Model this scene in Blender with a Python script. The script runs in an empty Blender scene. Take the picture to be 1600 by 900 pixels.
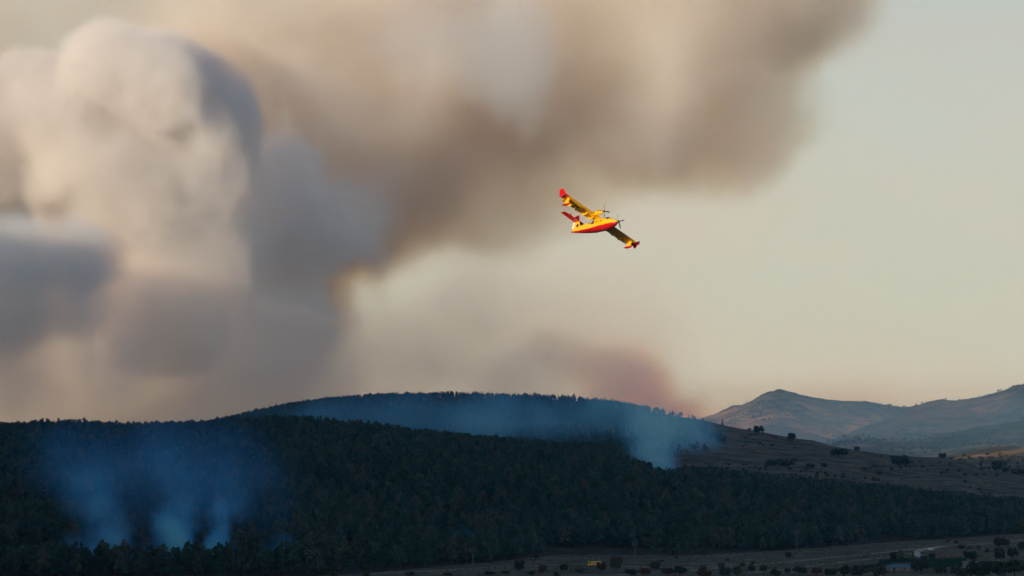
import bpy, bmesh, math, random
import numpy as np
from mathutils import Vector, Matrix

# ------------------------------------------------------------------ camera
sc = bpy.context.scene
COL = sc.collection
EYE = 60.0                       # eye height above the valley floor
F = 4587.0                       # focal length in pixels of a 1600 wide picture
TILT = math.atan(260 / F)
cam = bpy.data.cameras.new('camera')
cam.sensor_width = 36
cam.lens = F / 1600 * 36
cam.clip_start = 1
cam.clip_end = 200000
camo = bpy.data.objects.new('camera', cam)
COL.objects.link(camo)
camo.location = (0, 0, EYE)
camo.rotation_euler = (math.pi / 2 + TILT, 0, 0)
sc.camera = camo

# ------------------------------------------------------------------ world, sun, exposure
SUN_AZ, SUN_EL = math.radians(-137), math.radians(11)
w = bpy.data.worlds.new('World')
sc.world = w
w.use_nodes = True
nt = w.node_tree
bg = nt.nodes['Background']
bg.inputs['Strength'].default_value = 0.125
sky = nt.nodes.new('ShaderNodeTexSky')
sky.sky_type = 'NISHITA'
sky.sun_disc = False
sky.sun_elevation = SUN_EL
sky.sun_rotation = SUN_AZ
sky.air_density = 1.0
sky.dust_density = 1.0
sky.ozone_density = 1.5
# a high veil of old smoke whitens the lower sky all round the horizon
tc = nt.nodes.new('ShaderNodeTexCoord')
sep = nt.nodes.new('ShaderNodeSeparateXYZ')
nt.links.new(tc.outputs['Generated'], sep.inputs[0])
ramp = nt.nodes.new('ShaderNodeMapRange')
ramp.inputs['From Min'].default_value = 0.06
ramp.inputs['From Max'].default_value = 0.36
ramp.inputs['To Min'].default_value = 0.88
ramp.inputs['To Max'].default_value = 0.0
ramp.interpolation_type = 'SMOOTHSTEP'
nt.links.new(sep.outputs['Z'], ramp.inputs['Value'])
map_ = nt.nodes.new('ShaderNodeMapping')
map_.inputs['Scale'].default_value = (5, 5, 14)
nt.links.new(tc.outputs['Generated'], map_.inputs[0])
nz = nt.nodes.new('ShaderNodeTexNoise')
nz.inputs['Scale'].default_value = 1.7
nz.inputs['Detail'].default_value = 6
nz.inputs['Distortion'].default_value = 0.4
nt.links.new(map_.outputs[0], nz.inputs['Vector'])
cr = nt.nodes.new('ShaderNodeValToRGB')
cr.color_ramp.elements[0].position = 0.25
cr.color_ramp.elements[0].color = (5.0, 4.5, 3.8, 1)
cr.color_ramp.elements[1].position = 0.7
cr.color_ramp.elements[1].color = (4.62, 4.72, 4.15, 1)
nt.links.new(nz.outputs['Fac'], cr.inputs[0])
mx = nt.nodes.new('ShaderNodeMix')
mx.data_type = 'RGBA'
nt.links.new(ramp.outputs[0], mx.inputs['Factor'])
nt.links.new(sky.outputs[0], mx.inputs['A'])
nt.links.new(cr.outputs[0], mx.inputs['B'])
nt.links.new(mx.outputs['Result'], bg.inputs['Color'])

sl = bpy.data.lights.new('sun', 'SUN')
sl.energy = 4.5
sl.angle = math.radians(0.5)
sl.color = (1.0, 0.75, 0.50)
so = bpy.data.objects.new('sun', sl)
COL.objects.link(so)
sun_dir = Vector((math.sin(SUN_AZ) * math.cos(SUN_EL), math.cos(SUN_AZ) * math.cos(SUN_EL), math.sin(SUN_EL)))
so.rotation_euler = sun_dir.to_track_quat('Z', 'Y').to_euler()
so.location = sun_dir * 3000

sc.view_settings.view_transform = 'Standard'
sc.view_settings.look = 'None'
sc.view_settings.exposure = 0.0
sc.view_settings.gamma = 1.0
sc.render.engine = 'CYCLES'
sc.cycles.use_denoising = True
sc.cycles.use_adaptive_sampling = True
sc.cycles.adaptive_threshold = 0.03
sc.cycles.adaptive_min_samples = 24
sc.cycles.max_bounces = 12
sc.cycles.volume_bounces = 8
sc.cycles.diffuse_bounces = 2
sc.cycles.glossy_bounces = 2
sc.cycles.transparent_max_bounces = 256
sc.cycles.volume_max_steps = 256
sc.cycles.volume_step_rate = 2.5

CT, ST = math.cos(TILT), math.sin(TILT)


def at(px, py, y):
    """The point of the place seen at pixel px, py of the 1600x900 photograph, y metres away."""
    u, v = px - 800, 450 - py
    dy = F * CT - v * ST
    dz = F * ST + v * CT
    return Vector((u / dy * y, y, EYE + dz / dy * y))


def tag(o, label=None, cat=None, group=None, kind=None):
    if label: o['label'] = label
    if cat: o['category'] = cat
    if group: o['group'] = group
    if kind: o['kind'] = kind
    return o


# ------------------------------------------------------------------ noise on regular grids
def lattice_noise(shape, cells, rng):
    """Smooth random field in -1..1 on a grid, cells = lattice cells along each axis."""
    lat = rng.standard_normal([c + 3 for c in cells]).astype(np.float32) * 0.55
    out = lat
    for ax, (n, c) in enumerate(zip(shape, cells)):
        t = np.linspace(0, c, n, dtype=np.float32)
        i = np.minimum(t.astype(int), c - 1)
        f = t - i
        wts = [(1 - f) ** 3 / 6, (3 * f**3 - 6 * f**2 + 4) / 6, (-3 * f**3 + 3 * f**2 + 3 * f + 1) / 6, f**3 / 6]
        M = np.zeros((n, lat.shape[ax]), np.float32)
        for k, wk in enumerate(wts):
            M[np.arange(n), i + k] += wk
        out = np.moveaxis(np.tensordot(M, out, axes=(1, ax)), 0, ax)
    return out * 1.9


def fbm(shape, size, period, octaves, rng, gain=0.5, billow=False):
    out = np.zeros(shape, np.float32)
    a, tot = 1.0, 0.0
    for o in range(octaves):
        cells = [max(1, int(round(s / period))) for s in size]
        n = lattice_noise(shape, cells, rng)
        if billow:
            n = 1 - 2.2 * np.abs(n)
        out += a * n
        tot += a
        a *= gain
        period /= 2.0
    return out / tot


def smoothstep(a, b, x):
    t = np.clip((x - a) / (b - a), 0, 1)
    return t * t * (3 - 2 * t)


# ------------------------------------------------------------------ smoke
def smoke_material(name, color, absorb, aniso=0.0):
    m = bpy.data.materials.new(name)
    m.use_nodes = True
    t = m.node_tree
    for n in list(t.nodes):
        t.nodes.remove(n)
    out = t.nodes.new('ShaderNodeOutputMaterial')
    at_ = t.nodes.new('ShaderNodeAttribute')
    at_.attribute_name = 'density'
    s = t.nodes.new('ShaderNodeVolumeScatter')
    s.inputs['Color'].default_value = (*color, 1)
    s.inputs['Anisotropy'].default_value = aniso
    a = t.nodes.new('ShaderNodeVolumeAbsorption')
    a.inputs['Color'].default_value = tuple(1 - c for c in absorb) + (1,)
    ad = t.nodes.new('ShaderNodeAddShader')
    # the grids hold thousands of times the real density, so that their thin edges are not clipped away
    k = t.nodes.new('ShaderNodeMath'); k.operation = 'MULTIPLY'
    k.inputs[1].default_value = 0.0005
    t.links.new(at_.outputs['Fac'], k.inputs[0])
    t.links.new(k.outputs[0], s.inputs['Density'])
    t.links.new(k.outputs[0], a.inputs['Density'])
    t.links.new(s.outputs[0], ad.inputs[0])
    t.links.new(a.outputs[0], ad.inputs[1])
    t.links.new(ad.outputs[0], out.inputs['Volume'])
    return m


def grid_volume(name, dens, lo, hi, mat):
    """A fog volume filled from a numpy array: the array rides on a point mesh and a Volume Cube reads it."""
    nx, ny, nz_ = dens.shape
    src = bpy.data.meshes.new(name + '_samples')
    src.vertices.add(dens.size)
    at_ = src.attributes.new('d', 'FLOAT', 'POINT')
    at_.data.foreach_set('value', np.ascontiguousarray(dens.transpose(2, 1, 0)).ravel().astype(np.float32))
    ob = bpy.data.objects.new(name, src)
    COL.objects.link(ob)
    g = bpy.data.node_groups.new(name + '_fill', 'GeometryNodeTree')
    g.interface.new_socket('Geometry', in_out='INPUT', socket_type='NodeSocketGeometry')
    g.interface.new_socket('Geometry', in_out='OUTPUT', socket_type='NodeSocketGeometry')
    N = g.nodes
    gi, go = N.new('NodeGroupInput'), N.new('NodeGroupOutput')
    vc = N.new('GeometryNodeVolumeCube')
    vc.inputs['Min'].default_value = lo
    vc.inputs['Max'].default_value = hi
    for k, n in zip('XYZ', (nx, ny, nz_)):
        vc.inputs['Resolution ' + k].default_value = n
    pos = N.new('GeometryNodeInputPosition')
    sub = N.new('ShaderNodeVectorMath'); sub.operation = 'SUBTRACT'
    sub.inputs[1].default_value = lo
    div = N.new('ShaderNodeVectorMath'); div.operation = 'MULTIPLY'
    div.inputs[1].default_value = [(n - 1) / (h - l) for n, h, l in zip((nx, ny, nz_), hi, lo)]
    ad = N.new('ShaderNodeVectorMath'); ad.operation = 'ADD'
    ad.inputs[1].default_value = (0.5, 0.5, 0.5)
    fl = N.new('ShaderNodeVectorMath'); fl.operation = 'FLOOR'
    g.links.new(pos.outputs[0], sub.inputs[0])
    g.links.new(sub.outputs[0], div.inputs[0])
    g.links.new(div.outputs[0], ad.inputs[0])
    g.links.new(ad.outputs[0], fl.inputs[0])
    # integer index built from the three cell numbers
    sp = N.new('ShaderNodeSeparateXYZ')
    g.links.new(fl.outputs[0], sp.inputs[0])

    def imath(op, a, b):
        n = N.new('FunctionNodeIntegerMath'); n.operation = op
        for k, v in enumerate((a, b)):
            if isinstance(v, int): n.inputs[k].default_value = v
            else: g.links.new(v, n.inputs[k])
        return n.outputs[0]

    idx = imath('ADD', sp.outputs[0], imath('MULTIPLY', imath('ADD', sp.outputs[1], imath('MULTIPLY', sp.outputs[2], ny)), nx))
    na = N.new('GeometryNodeInputNamedAttribute'); na.data_type = 'FLOAT'
    na.inputs['Name'].default_value = 'd'
    si = N.new('GeometryNodeSampleIndex'); si.data_type = 'FLOAT'; si.domain = 'POINT'
    g.links.new(gi.outputs[0], si.inputs['Geometry'])
    g.links.new(na.outputs[0], si.inputs['Value'])
    g.links.new(idx, si.inputs['Index'])
    g.links.new(si.outputs[0], vc.inputs['Density'])
    sm = N.new('GeometryNodeSetMaterial')
    sm.inputs['Material'].default_value = mat
    g.links.new(vc.outputs[0], sm.inputs[0])
    g.links.new(sm.outputs[0], go.inputs[0])
    md = ob.modifiers.new('fill', 'NODES')
    md.node_group = g
    src.materials.append(mat)
    return ob


def smoke(name, blobs, cell, mat, dens, seed, warp=60, period=260, octaves=5, edge=0.35, fine=0.0, billow=True, floor=None, gain=0.52, union='max', amp=1.7):
    """blobs: (px, py, y, radius x in pixels, radius z in pixels, radius y in metres, strength)"""
    B = []
    for (px, py, y, rx, rz, ry, s) in blobs:
        c = at(px, py, y)
        k = y / F
        B.append((c, Vector((rx * k, ry, rz * k)), s))
    pad = warp * 1.6
    lo = Vector([min(c[i] - r[i] for c, r, s in B) - pad for i in range(3)])
    hi = Vector([max(c[i] + r[i] for c, r, s in B) + pad for i in range(3)])
    if floor is not None:
        lo.z = max(lo.z, floor)
    n = [int((hi[i] - lo[i]) / cell) + 2 for i in range(3)]
    hi = Vector([lo[i] + (n[i] - 1) * cell for i in range(3)])
    rng = np.random.default_rng(seed)
    size = hi - lo
    X = np.linspace(lo.x, hi.x, n[0], dtype=np.float32)[:, None, None]
    Y = np.linspace(lo.y, hi.y, n[1], dtype=np.float32)[None, :, None]
    Z = np.linspace(lo.z, hi.z, n[2], dtype=np.float32)[None, None, :]
    f1 = fbm(n, size, period, octaves, rng, gain, billow)
    wx = fbm(n, size, period * 1.6, 3, rng) * warp * 1.3
    wz = fbm(n, size, period * 1.6, 3, rng) * warp * 1.3
    fld = np.zeros(n, np.float32)
    for c, r, s in B:
        d = np.sqrt(((X + wx - c.x) / r.x) ** 2 + ((Y - c.y) / r.y) ** 2 + ((Z + wz - c.z) / r.z) ** 2)
        rm = min(r.x, r.z)
        v = (1 - d) + f1 * (warp / rm) * amp
        v = smoothstep(0, edge, v) * s
        fld = np.maximum(fld, v) if union == 'max' else fld + v
    den = fld
    if union != 'max':
        den = 1.25 * np.tanh(den / 1.25)
    if fine:
        f2 = fbm(n, size, period * 0.7, octaves, rng, 0.6)
        den = den * np.clip(1 + fine * f2, 0.0, 3.5)
    den[0], den[-1], den[:, 0], den[:, -1], den[:, :, 0], den[:, :, -1] = 0, 0, 0, 0, 0, 0
    print(name, n, den.size / 1e6, 'M cells', lo, hi)
    return grid_volume(name, np.maximum(den * dens * 2000, 0.004), lo, hi, mat)


# ------------------------------------------------------------------ materials
def srgb(*c):
    return tuple((v / 255 / 12.92 if v / 255 < 0.04045 else ((v / 255 + 0.055) / 1.055) ** 2.4) for v in c) + (1,)


def mat(name, color, rough=0.8, metal=0.0, spec=0.3, noise=None, bump=0.0):
    """noise = (scale, second colour, detail): a procedural variation between two colours"""
    m = bpy.data.materials.new(name)
    m.use_nodes = True
    t = m.node_tree
    b = t.nodes['Principled BSDF']
    b.inputs['Roughness'].default_value = rough
    b.inputs['Metallic'].default_value = metal
    b.inputs['Specular IOR Level'].default_value = spec
    b.inputs['Base Color'].default_value = (*color[:3], 1)
    if noise:
        tcn = t.nodes.new('ShaderNodeTexCoord')
        n = t.nodes.new('ShaderNodeTexNoise')
        n.inputs['Scale'].default_value = noise[0]
        n.inputs['Detail'].default_value = noise[2]
        t.links.new(tcn.outputs['Object'], n.inputs['Vector'])
        r = t.nodes.new('ShaderNodeValToRGB')
        r.color_ramp.elements[0].position = 0.35
        r.color_ramp.elements[1].position = 0.65
        r.color_ramp.elements[0].color = (*color[:3], 1)
        r.color_ramp.elements[1].color = (*noise[1][:3], 1)
        t.links.new(n.outputs['Fac'], r.inputs[0])
        t.links.new(r.outputs[0], b.inputs['Base Color'])
        if bump:
            bp = t.nodes.new('ShaderNodeBump')
            bp.inputs['Strength'].default_value = bump
            t.links.new(n.outputs['Fac'], bp.inputs['Height'])
            t.links.new(bp.outputs[0], b.inputs['Normal'])
    return m


def foliage(name, tones):
    """Every tree takes its own tone between the given colours; the leaves vary a little within it."""
    m = bpy.data.materials.new(name)
    m.use_nodes = True
    t = m.node_tree
    b = t.nodes['Principled BSDF']
    b.inputs['Roughness'].default_value = 0.75
    b.inputs['Specular IOR Level'].default_value = 0.12
    oi = t.nodes.new('ShaderNodeObjectInfo')
    r = t.nodes.new('ShaderNodeValToRGB')
    el = r.color_ramp.elements
    while len(el) < len(tones):
        el.new(0.5)
    for k, (p, c) in enumerate(tones):
        el[k].position = p
        el[k].color = (*c, 1)
    t.links.new(oi.outputs['Random'], r.inputs[0])
    g = t.nodes.new('ShaderNodeNewGeometry')
    hv = t.nodes.new('ShaderNodeMapRange')
    hv.inputs['To Min'].default_value = 0.6
    hv.inputs['To Max'].default_value = 1.5
    t.links.new(g.outputs['Random Per Island'], hv.inputs['Value'])
    mul = t.nodes.new('ShaderNodeVectorMath')
    mul.operation = 'SCALE'
    t.links.new(r.outputs[0], mul.inputs[0])
    t.links.new(hv.outputs[0], mul.inputs['Scale'])
    t.links.new(mul.outputs[0], b.inputs['Base Color'])
    return m


def mesh_object(name, verts, faces, material, parent=None, smooth=False):
    me = bpy.data.meshes.new(name)
    me.from_pydata([tuple(v) for v in verts], [], faces)
    if smooth:
        me.shade_smooth()
    for mm in (material if isinstance(material, (list, tuple)) else [material]):
        me.materials.append(mm)
    o = bpy.data.objects.new(name, me)
    COL.objects.link(o)
    o.parent = parent
    return o


# ------------------------------------------------------------------ terrain
nrng = np.random.default_rng(11)
_P = nrng.random((256, 256)).astype(np.float32) * 2 - 1


def n2(x, y, period):
    """cheap tileable value noise, any array shape"""
    x, y = np.asarray(x, float) / period, np.asarray(y, float) / period
    xi, yi = np.floor(x).astype(int), np.floor(y).astype(int)
    fx, fy = x - xi, y - yi
    fx, fy = fx * fx * (3 - 2 * fx), fy * fy * (3 - 2 * fy)
    g = lambda a, b: _P[a & 255, b & 255]
    return (g(xi, yi) * (1 - fx) + g(xi + 1, yi) * fx) * (1 - fy) + (g(xi, yi + 1) * (1 - fx) + g(xi + 1, yi + 1) * fx) * fy


def f2(x, y, period, octv=4, gain=0.5):
    s, a, tt = 0, 1.0, 0
    for o in range(octv):
        s = s + a * n2(x + 37.1 * o, y - 91.7 * o, period)
        tt += a
        a *= gain
        period /= 2.03
    return s / tt


def zat(px, py, y):
    return at(px, py, y).z


def curve(pts):
    xs = np.array([p[0] for p in pts], float)
    ys = np.array([p[1] for p in pts], float)
    return lambda v: np.interp(v, xs, ys)


def gpt(px, py, z=0.0):
    """The point of the flat valley floor seen at px, py."""
    u, v = px - 800, 450 - py
    dy = F * CT - v * ST
    dz = F * ST + v * CT
    y = (z - EYE) / dz * dy
    return Vector((u / dy * y, y, z))


def u_of(x, y):
    """picture column of a point, used as the bearing from the look-out"""
    return 800 + np.asarray(x) / np.asarray(y) * F * 1.0


# forested front hill: crest silhouette, crest distance and foot distance by bearing
fh_crest = curve([(-900, 690), (-300, 664), (0, 671), (100, 669), (200, 671), (330, 666), (450, 664), (560, 670), (640, 681), (700, 687), (760, 694),
                  (850, 701), (930, 707), (970, 717), (1010, 731), (1050, 742), (1100, 740), (1150, 745), (1200, 750), (1300, 760), (1400, 770),
                  (1500, 779), (1600, 787), (1900, 800), (2600, 800)])
fh_yc = curve([(-900, 2900), (0, 2900), (500, 3000), (900, 2800), (1100, 2650), (1600, 2600), (2600, 2600)])
fh_yf = curve([(-900, 1430), (0, 1440), (450, 1445), (560, 1490), (640, 1545), (760, 1640), (860, 1760), (1000, 1770), (1060, 1745), (1200, 1830), (1300, 1925),
               (1400, 2030), (1500, 2130), (1600, 2240), (1900, 2350), (2600, 2400)])


def front_hill(x, y):
    u = u_of(x, y)
    yc, yf = fh_yc(u), fh_yf(u)
    zc = EYE - (fh_crest(u) + np.interp(u, [0, 400, 700, 950, 1200, 1400, 1600], [14, 14, 9, 8, 15, 11, 15]) - 710) / F * yc
    t = (y - yf) / (yc - yf)
    g = np.where(t < 1, np.sin(np.clip(t, 0, 1) * math.pi / 2) ** 1.05, np.cos(np.clip((t - 1) / 0.9, 0, 1) * math.pi / 2) ** 2)
    rough = f2(x, y, 260, 4) * 22 * np.clip(zc / 70, 0.15, 1) * np.sin(np.clip(t, 0, 1) * math.pi)
    side = np.clip((u + 900) / 500, 0, 1) * np.clip((2600 - u) / 500, 0, 1)
    return (zc * g + rough) * side - 1.5 * (t < 0) * np.clip(-t * 10, 0, 1) - 3 * np.clip(t - 1.6, 0, 1)


bh_crest = curve([(-900, 700), (200, 690), (330, 664), (400, 647), (450, 637), (500, 629), (600, 621), (700, 620), (800, 621), (900, 626), (960, 633),
                  (1000, 641), (1060, 651), (1100, 657), (1140, 667), (1190, 675), (1240, 685), (1270, 688), (1300, 697), (1340, 704), (1400, 712), (1440, 714),
                  (1480, 716), (1510, 722), (1535, 733), (1560, 737), (1600, 742), (1700, 752), (2000, 765), (2600, 775)])
bh_yc = curve([(-900, 4700), (600, 4700), (900, 4300), (1100, 3900), (1300, 3750), (1600, 3600), (2600, 3600)])
bh_yf = curve([(-900, 3300), (800, 3200), (1100, 2700), (1600, 2500), (2600, 2500)])


def back_hill(x, y):
    u = u_of(x, y)
    yc, yf = bh_yc(u), bh_yf(u)
    zc = EYE - (bh_crest(u) - 710) / F * yc
    t = (y - yf) / (yc - yf)
    g = np.where(t < 1, 0.12 * np.clip(t * 8, 0, 1) + 0.88 * np.clip(t, 0, 1) ** 0.95, np.cos(np.clip((t - 1) / 0.9, 0, 1) * math.pi / 2) ** 2)
    rough = (f2(x, y, 260, 4) * 6 + f2(x + 900, y * 1.3, 60, 3) * 0.5) * np.sin(np.clip(t, 0, 1) * math.pi)
    side = np.clip((u + 900) / 500, 0, 1) * np.clip((2600 - u) / 500, 0, 1)
    return (zc * g + rough) * side - 3 * (t < 0) - 3 * np.clip(t - 1.6, 0, 1)


fm_ridges = [  # (distance, near slope length, far slope length, silhouette)
    (11500, 3000, 2500, curve([(-900, 690), (700, 680), (1000, 668), (1090, 655), (1130, 641), (1165, 629), (1185, 619), (1200, 614), (1215, 613), (1245, 620), (1290, 628), (1340, 631),
                               (1380, 638), (1420, 641), (1470, 650), (1600, 660), (1900, 680), (2600, 690)])),
    (9500, 2300, 2500, curve([(-900, 709), (1000, 709), (1300, 690), (1380, 655), (1420, 641), (1440, 636), (1470, 632), (1500, 630), (1530, 627), (1560, 619), (1580, 612), (1600, 604), (1660, 590),
                              (1800, 585), (2100, 600), (2600, 650)])),
    (7600, 1400, 1500, curve([(-900, 740), (1100, 738), (1200, 712), (1290, 690), (1340, 680), (1400, 684), (1440, 682), (1500, 672), (1560, 661), (1600, 655), (1800, 640), (2100, 650), (2600, 690)])),
    (6000, 1300, 1200, curve([(-900, 760), (1250, 760), (1400, 728), (1460, 718), (1500, 711), (1540, 704), (1600, 694), (1800, 675), (2100, 690), (2600, 720)])),
]


def far_mountain(x, y):
    u = u_of(x, y)
    z = np.full(np.broadcast(x, y).shape, -6.0)
    for (yc, a, b, c) in fm_ridges:
        zc = EYE - (c(u) - 710) / F * yc
        t = (y - yc)
        ycw = yc
        g = np.where(t < 0, np.clip(1 + t / a, 0, 1), np.clip(1 - t / b, 0, 1))
        g = g * g * (3 - 2 * g) * 0.55 + g * 0.45
        z = np.maximum(z, (zc + 8) * g - 8)
    ridged = (1 - np.abs(f2(x * 1.3, y, 800, 6, 0.6)) * 3)
    amp = 30 * np.clip(z / 110, 0, 1.2)
    return z + ridged * amp * 0.9 - amp * 0.45 + f2(x, y, 120, 3) * 5 * np.clip(z / 60, 0, 1)


def shade_ridge(x, y):
    # unseen mountain left of the view, added to shade the valley
    xl = -950 - 0.19 * (y - 300)
    top = np.interp(y, [-650, -200, 0, 300, 600, 2000, 3500, 4200, 4900, 5600], [0, 290, 400, 520, 580, 730, 730, 560, 120, 0])
    d = np.abs(x - xl) / (480 + 0.06 * y)
    g = np.clip(1 - d, 0, 1)
    return top * (g * g * (3 - 2 * g)) * (1 + 0.12 * f2(x, y, 500, 4)) + f2(x, y, 180, 3) * 8 * np.clip(g * 3, 0, 1) - 2


def terrain(x, y):
    return np.maximum(np.maximum(front_hill(x, y), back_hill(x, y)), 0)


def sheet(name, X, Y, Z, material, label=None):
    nu, nv = X.shape
    verts = np.stack([X, Y, Z], -1).reshape(-1, 3)
    i = np.arange((nu - 1) * nv).reshape(nu - 1, nv)[:, :-1].ravel()
    faces = np.stack([i, i + nv, i + nv + 1, i + 1], -1)
    me = bpy.data.meshes.new(name)
    me.vertices.add(len(verts)); me.vertices.foreach_set('co', verts.ravel())
    me.loops.add(faces.size); me.loops.foreach_set('vertex_index', faces.ravel())
    me.polygons.add(len(faces)); me.polygons.foreach_set('loop_start', np.arange(len(faces)) * 4)
    me.update(); me.validate()
    me.shade_smooth()
    me.materials.append(material)
    o = bpy.data.objects.new(name, me)
    COL.objects.link(o)
    tag(o, label, kind='structure')
    return o


def bearing_sheet(name, fn, u0, u1, nu, y0, y1, ny, material, label=None):
    u = np.linspace(u0, u1, nu)[:, None]
    y = np.linspace(y0, y1, ny)[None, :]
    X = (u - 800) / F * y
    Y = np.broadcast_to(y, X.shape)
    return sheet(name, X, Y, fn(X, Y), material, label)


def land_material(name, base, dark, pale, s1, s2, thr=0.5, streak=1.0, bump=0.6, bd=3.0):
    """dry grass with darker scrub patches and paler bare earth"""
    m = bpy.data.materials.new(name)
    m.use_nodes = True
    t = m.node_tree
    b = t.nodes['Principled BSDF']
    b.inputs['Roughness'].default_value = 0.95
    b.inputs['Specular IOR Level'].default_value = 0.05
    g = t.nodes.new('ShaderNodeNewGeometry')
    mp = t.nodes.new('ShaderNodeMapping')
    mp.inputs['Scale'].default_value = (1, streak, 1)
    t.links.new(g.outputs['Position'], mp.inputs[0])

    def noise(sc_, det, rough=0.6):
        n = t.nodes.new('ShaderNodeTexNoise')
        n.inputs['Scale'].default_value = sc_
        n.inputs['Detail'].default_value = det
        n.inputs['Roughness'].default_value = rough
        t.links.new(mp.outputs[0], n.inputs['Vector'])
        return n.outputs['Fac']

    def rng(v, a, c_):
        r = t.nodes.new('ShaderNodeMapRange')
        r.interpolation_type = 'SMOOTHSTEP'
        r.inputs['From Min'].default_value = a
        r.inputs['From Max'].default_value = c_
        t.links.new(v, r.inputs['Value'])
        return r.outputs[0]

    def mixc(fac, a, c_):
        x = t.nodes.new('ShaderNodeMix'); x.data_type = 'RGBA'
        t.links.new(fac, x.inputs['Factor'])
        for k, v in (('A', a), ('B', c_)):
            if isinstance(v, tuple): x.inputs[k].default_value = (*v, 1)
            else: t.links.new(v, x.inputs[k])
        return x.outputs['Result']

    c1 = mixc(rng(noise(s1, 6), thr - 0.08, thr + 0.12), base, pale)
    c2 = mixc(rng(noise(s2, 8, 0.7), thr + 0.02, thr + 0.1), c1, dark)
    t.links.new(c2, b.inputs['Base Color'])
    bp = t.nodes.new('ShaderNodeBump')
    bp.inputs['Strength'].default_value = bump
    bp.inputs['Distance'].default_value = bd
    t.links.new(noise(s2 * 2, 6), bp.inputs['Height'])
    t.links.new(bp.outputs[0], b.inputs['Normal'])
    return m


M_field = land_material('dry_field', (0.085, 0.078, 0.062), (0.035, 0.04, 0.03), (0.135, 0.12, 0.095), 0.012, 0.045, 0.5, 3.0)
M_under = land_material('forest_floor', (0.03, 0.03, 0.02), (0.015, 0.018, 0.012), (0.05, 0.045, 0.03), 0.01, 0.05)
M_grass = land_material('dry_grass_slope', (0.072, 0.064, 0.05), (0.022, 0.03, 0.022), (0.108, 0.094, 0.072), 0.012, 0.03, 0.46, 1.4)
M_mount = land_material('mountain_scrub', (0.06, 0.068, 0.052), (0.03, 0.048, 0.038), (0.27, 0.19, 0.14), 0.0022, 0.007, 0.53, 2.0, 0.8, 25)
M_shade_ridge = land_material('shade_ridge_scrub', (0.05, 0.06, 0.04), (0.03, 0.04, 0.03), (0.12, 0.10, 0.07), 0.003, 0.01)

# one flat sheet of ground to the horizon, finer near the valley
gx = np.sinh(np.linspace(-4.99, 4.99, 121)) * 100
gy = np.concatenate([np.linspace(-2500, 1000, 12), np.linspace(1100, 4000, 60), np.geomspace(4200, 14300, 20)])
GX, GY = np.meshgrid(gx, gy, indexing='ij')
sheet('ground', GX, GY, np.full(GX.shape, 0.0), M_field)
bearing_sheet('forested_hill', front_hill, -900, 2600, 300, 1450, 4300, 120, M_under)
bearing_sheet('grassy_hill', back_hill, -900, 2600, 500, 2450, 6200, 380, M_grass)
bearing_sheet('far_mountains', far_mountain, -900, 2600, 1100, 4700, 14000, 420, M_mount)
rx = np.linspace(-3400, -250, 100); ry = np.linspace(-700, 6800, 160)
RX, RY = np.meshgrid(rx, ry, indexing='ij')
sheet('unseen_shade_mountain', RX, RY, shade_ridge(RX, RY), M_shade_ridge)  # out of view, shaped to keep the low sun off the front hills


# ------------------------------------------------------------------ roads
def strip(name, pts, width, z, material, label, kind='structure'):
    P = [gpt(px, py) for px, py in pts]
    Q = []
    for i in range(len(P) - 1):            # round the line off
        for k in range(6):
            t = k / 6
            p0, p1, p2, p3 = P[max(i - 1, 0)], P[i], P[i + 1], P[min(i + 2, len(P) - 1)]
            Q.append(0.5 * ((2 * p1) + (p2 - p0) * t + (2 * p0 - 5 * p1 + 4 * p2 - p3) * t * t + (3 * p1 - p0 - 3 * p2 + p3) * t ** 3))
    Q.append(P[-1])
    V, Fc = [], []
    for i, q in enumerate(Q):
        d = (Q[min(i + 1, len(Q) - 1)] - Q[max(i - 1, 0)]).normalized()
        n = Vector((-d.y, d.x, 0)) * (width / 2 * (1 + 0.15 * math.sin(i * 1.7)))
        V += [(q + n).to_tuple()[:2] + (z,), (q - n).to_tuple()[:2] + (z,)]
        if i:
            Fc.append((2 * i - 2, 2 * i - 1, 2 * i + 1, 2 * i))
    return tag(mesh_object(name, V, Fc, material), label, kind=kind)


M_track = mat('dusty_track', (0.17, 0.155, 0.13), 0.95, noise=(0.15, (0.12, 0.11, 0.09), 4))
M_pale = mat('pale_concrete', (0.33, 0.33, 0.32), 0.8, noise=(0.3, (0.26, 0.26, 0.25), 3))
strip('dirt_road', [(960, 899), (1040, 893), (1130, 887), (1200, 881), (1290, 872), (1345, 867), (1400, 861), (1470, 854), (1530, 850), (1620, 842), (1750, 832)], 6, 0.012, M_track, None)
strip('farm_track', [(1150, 897), (1230, 889), (1300, 880), (1370, 872), (1430, 864), (1465, 856)], 5, 0.008, M_track, None)
strip('farm_lane', [(1475, 853.6), (1450, 856.5), (1436, 860), (1431, 865), (1440, 870), (1455, 873)], 5, 0.016, M_pale, None)
strip('valley_track', [(560, 897), (640, 894), (700, 890), (780, 886), (850, 883), (920, 882), (980, 884), (1030, 887), (1090, 886), (1150, 882)], 6, 0.004, M_track, None)


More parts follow.
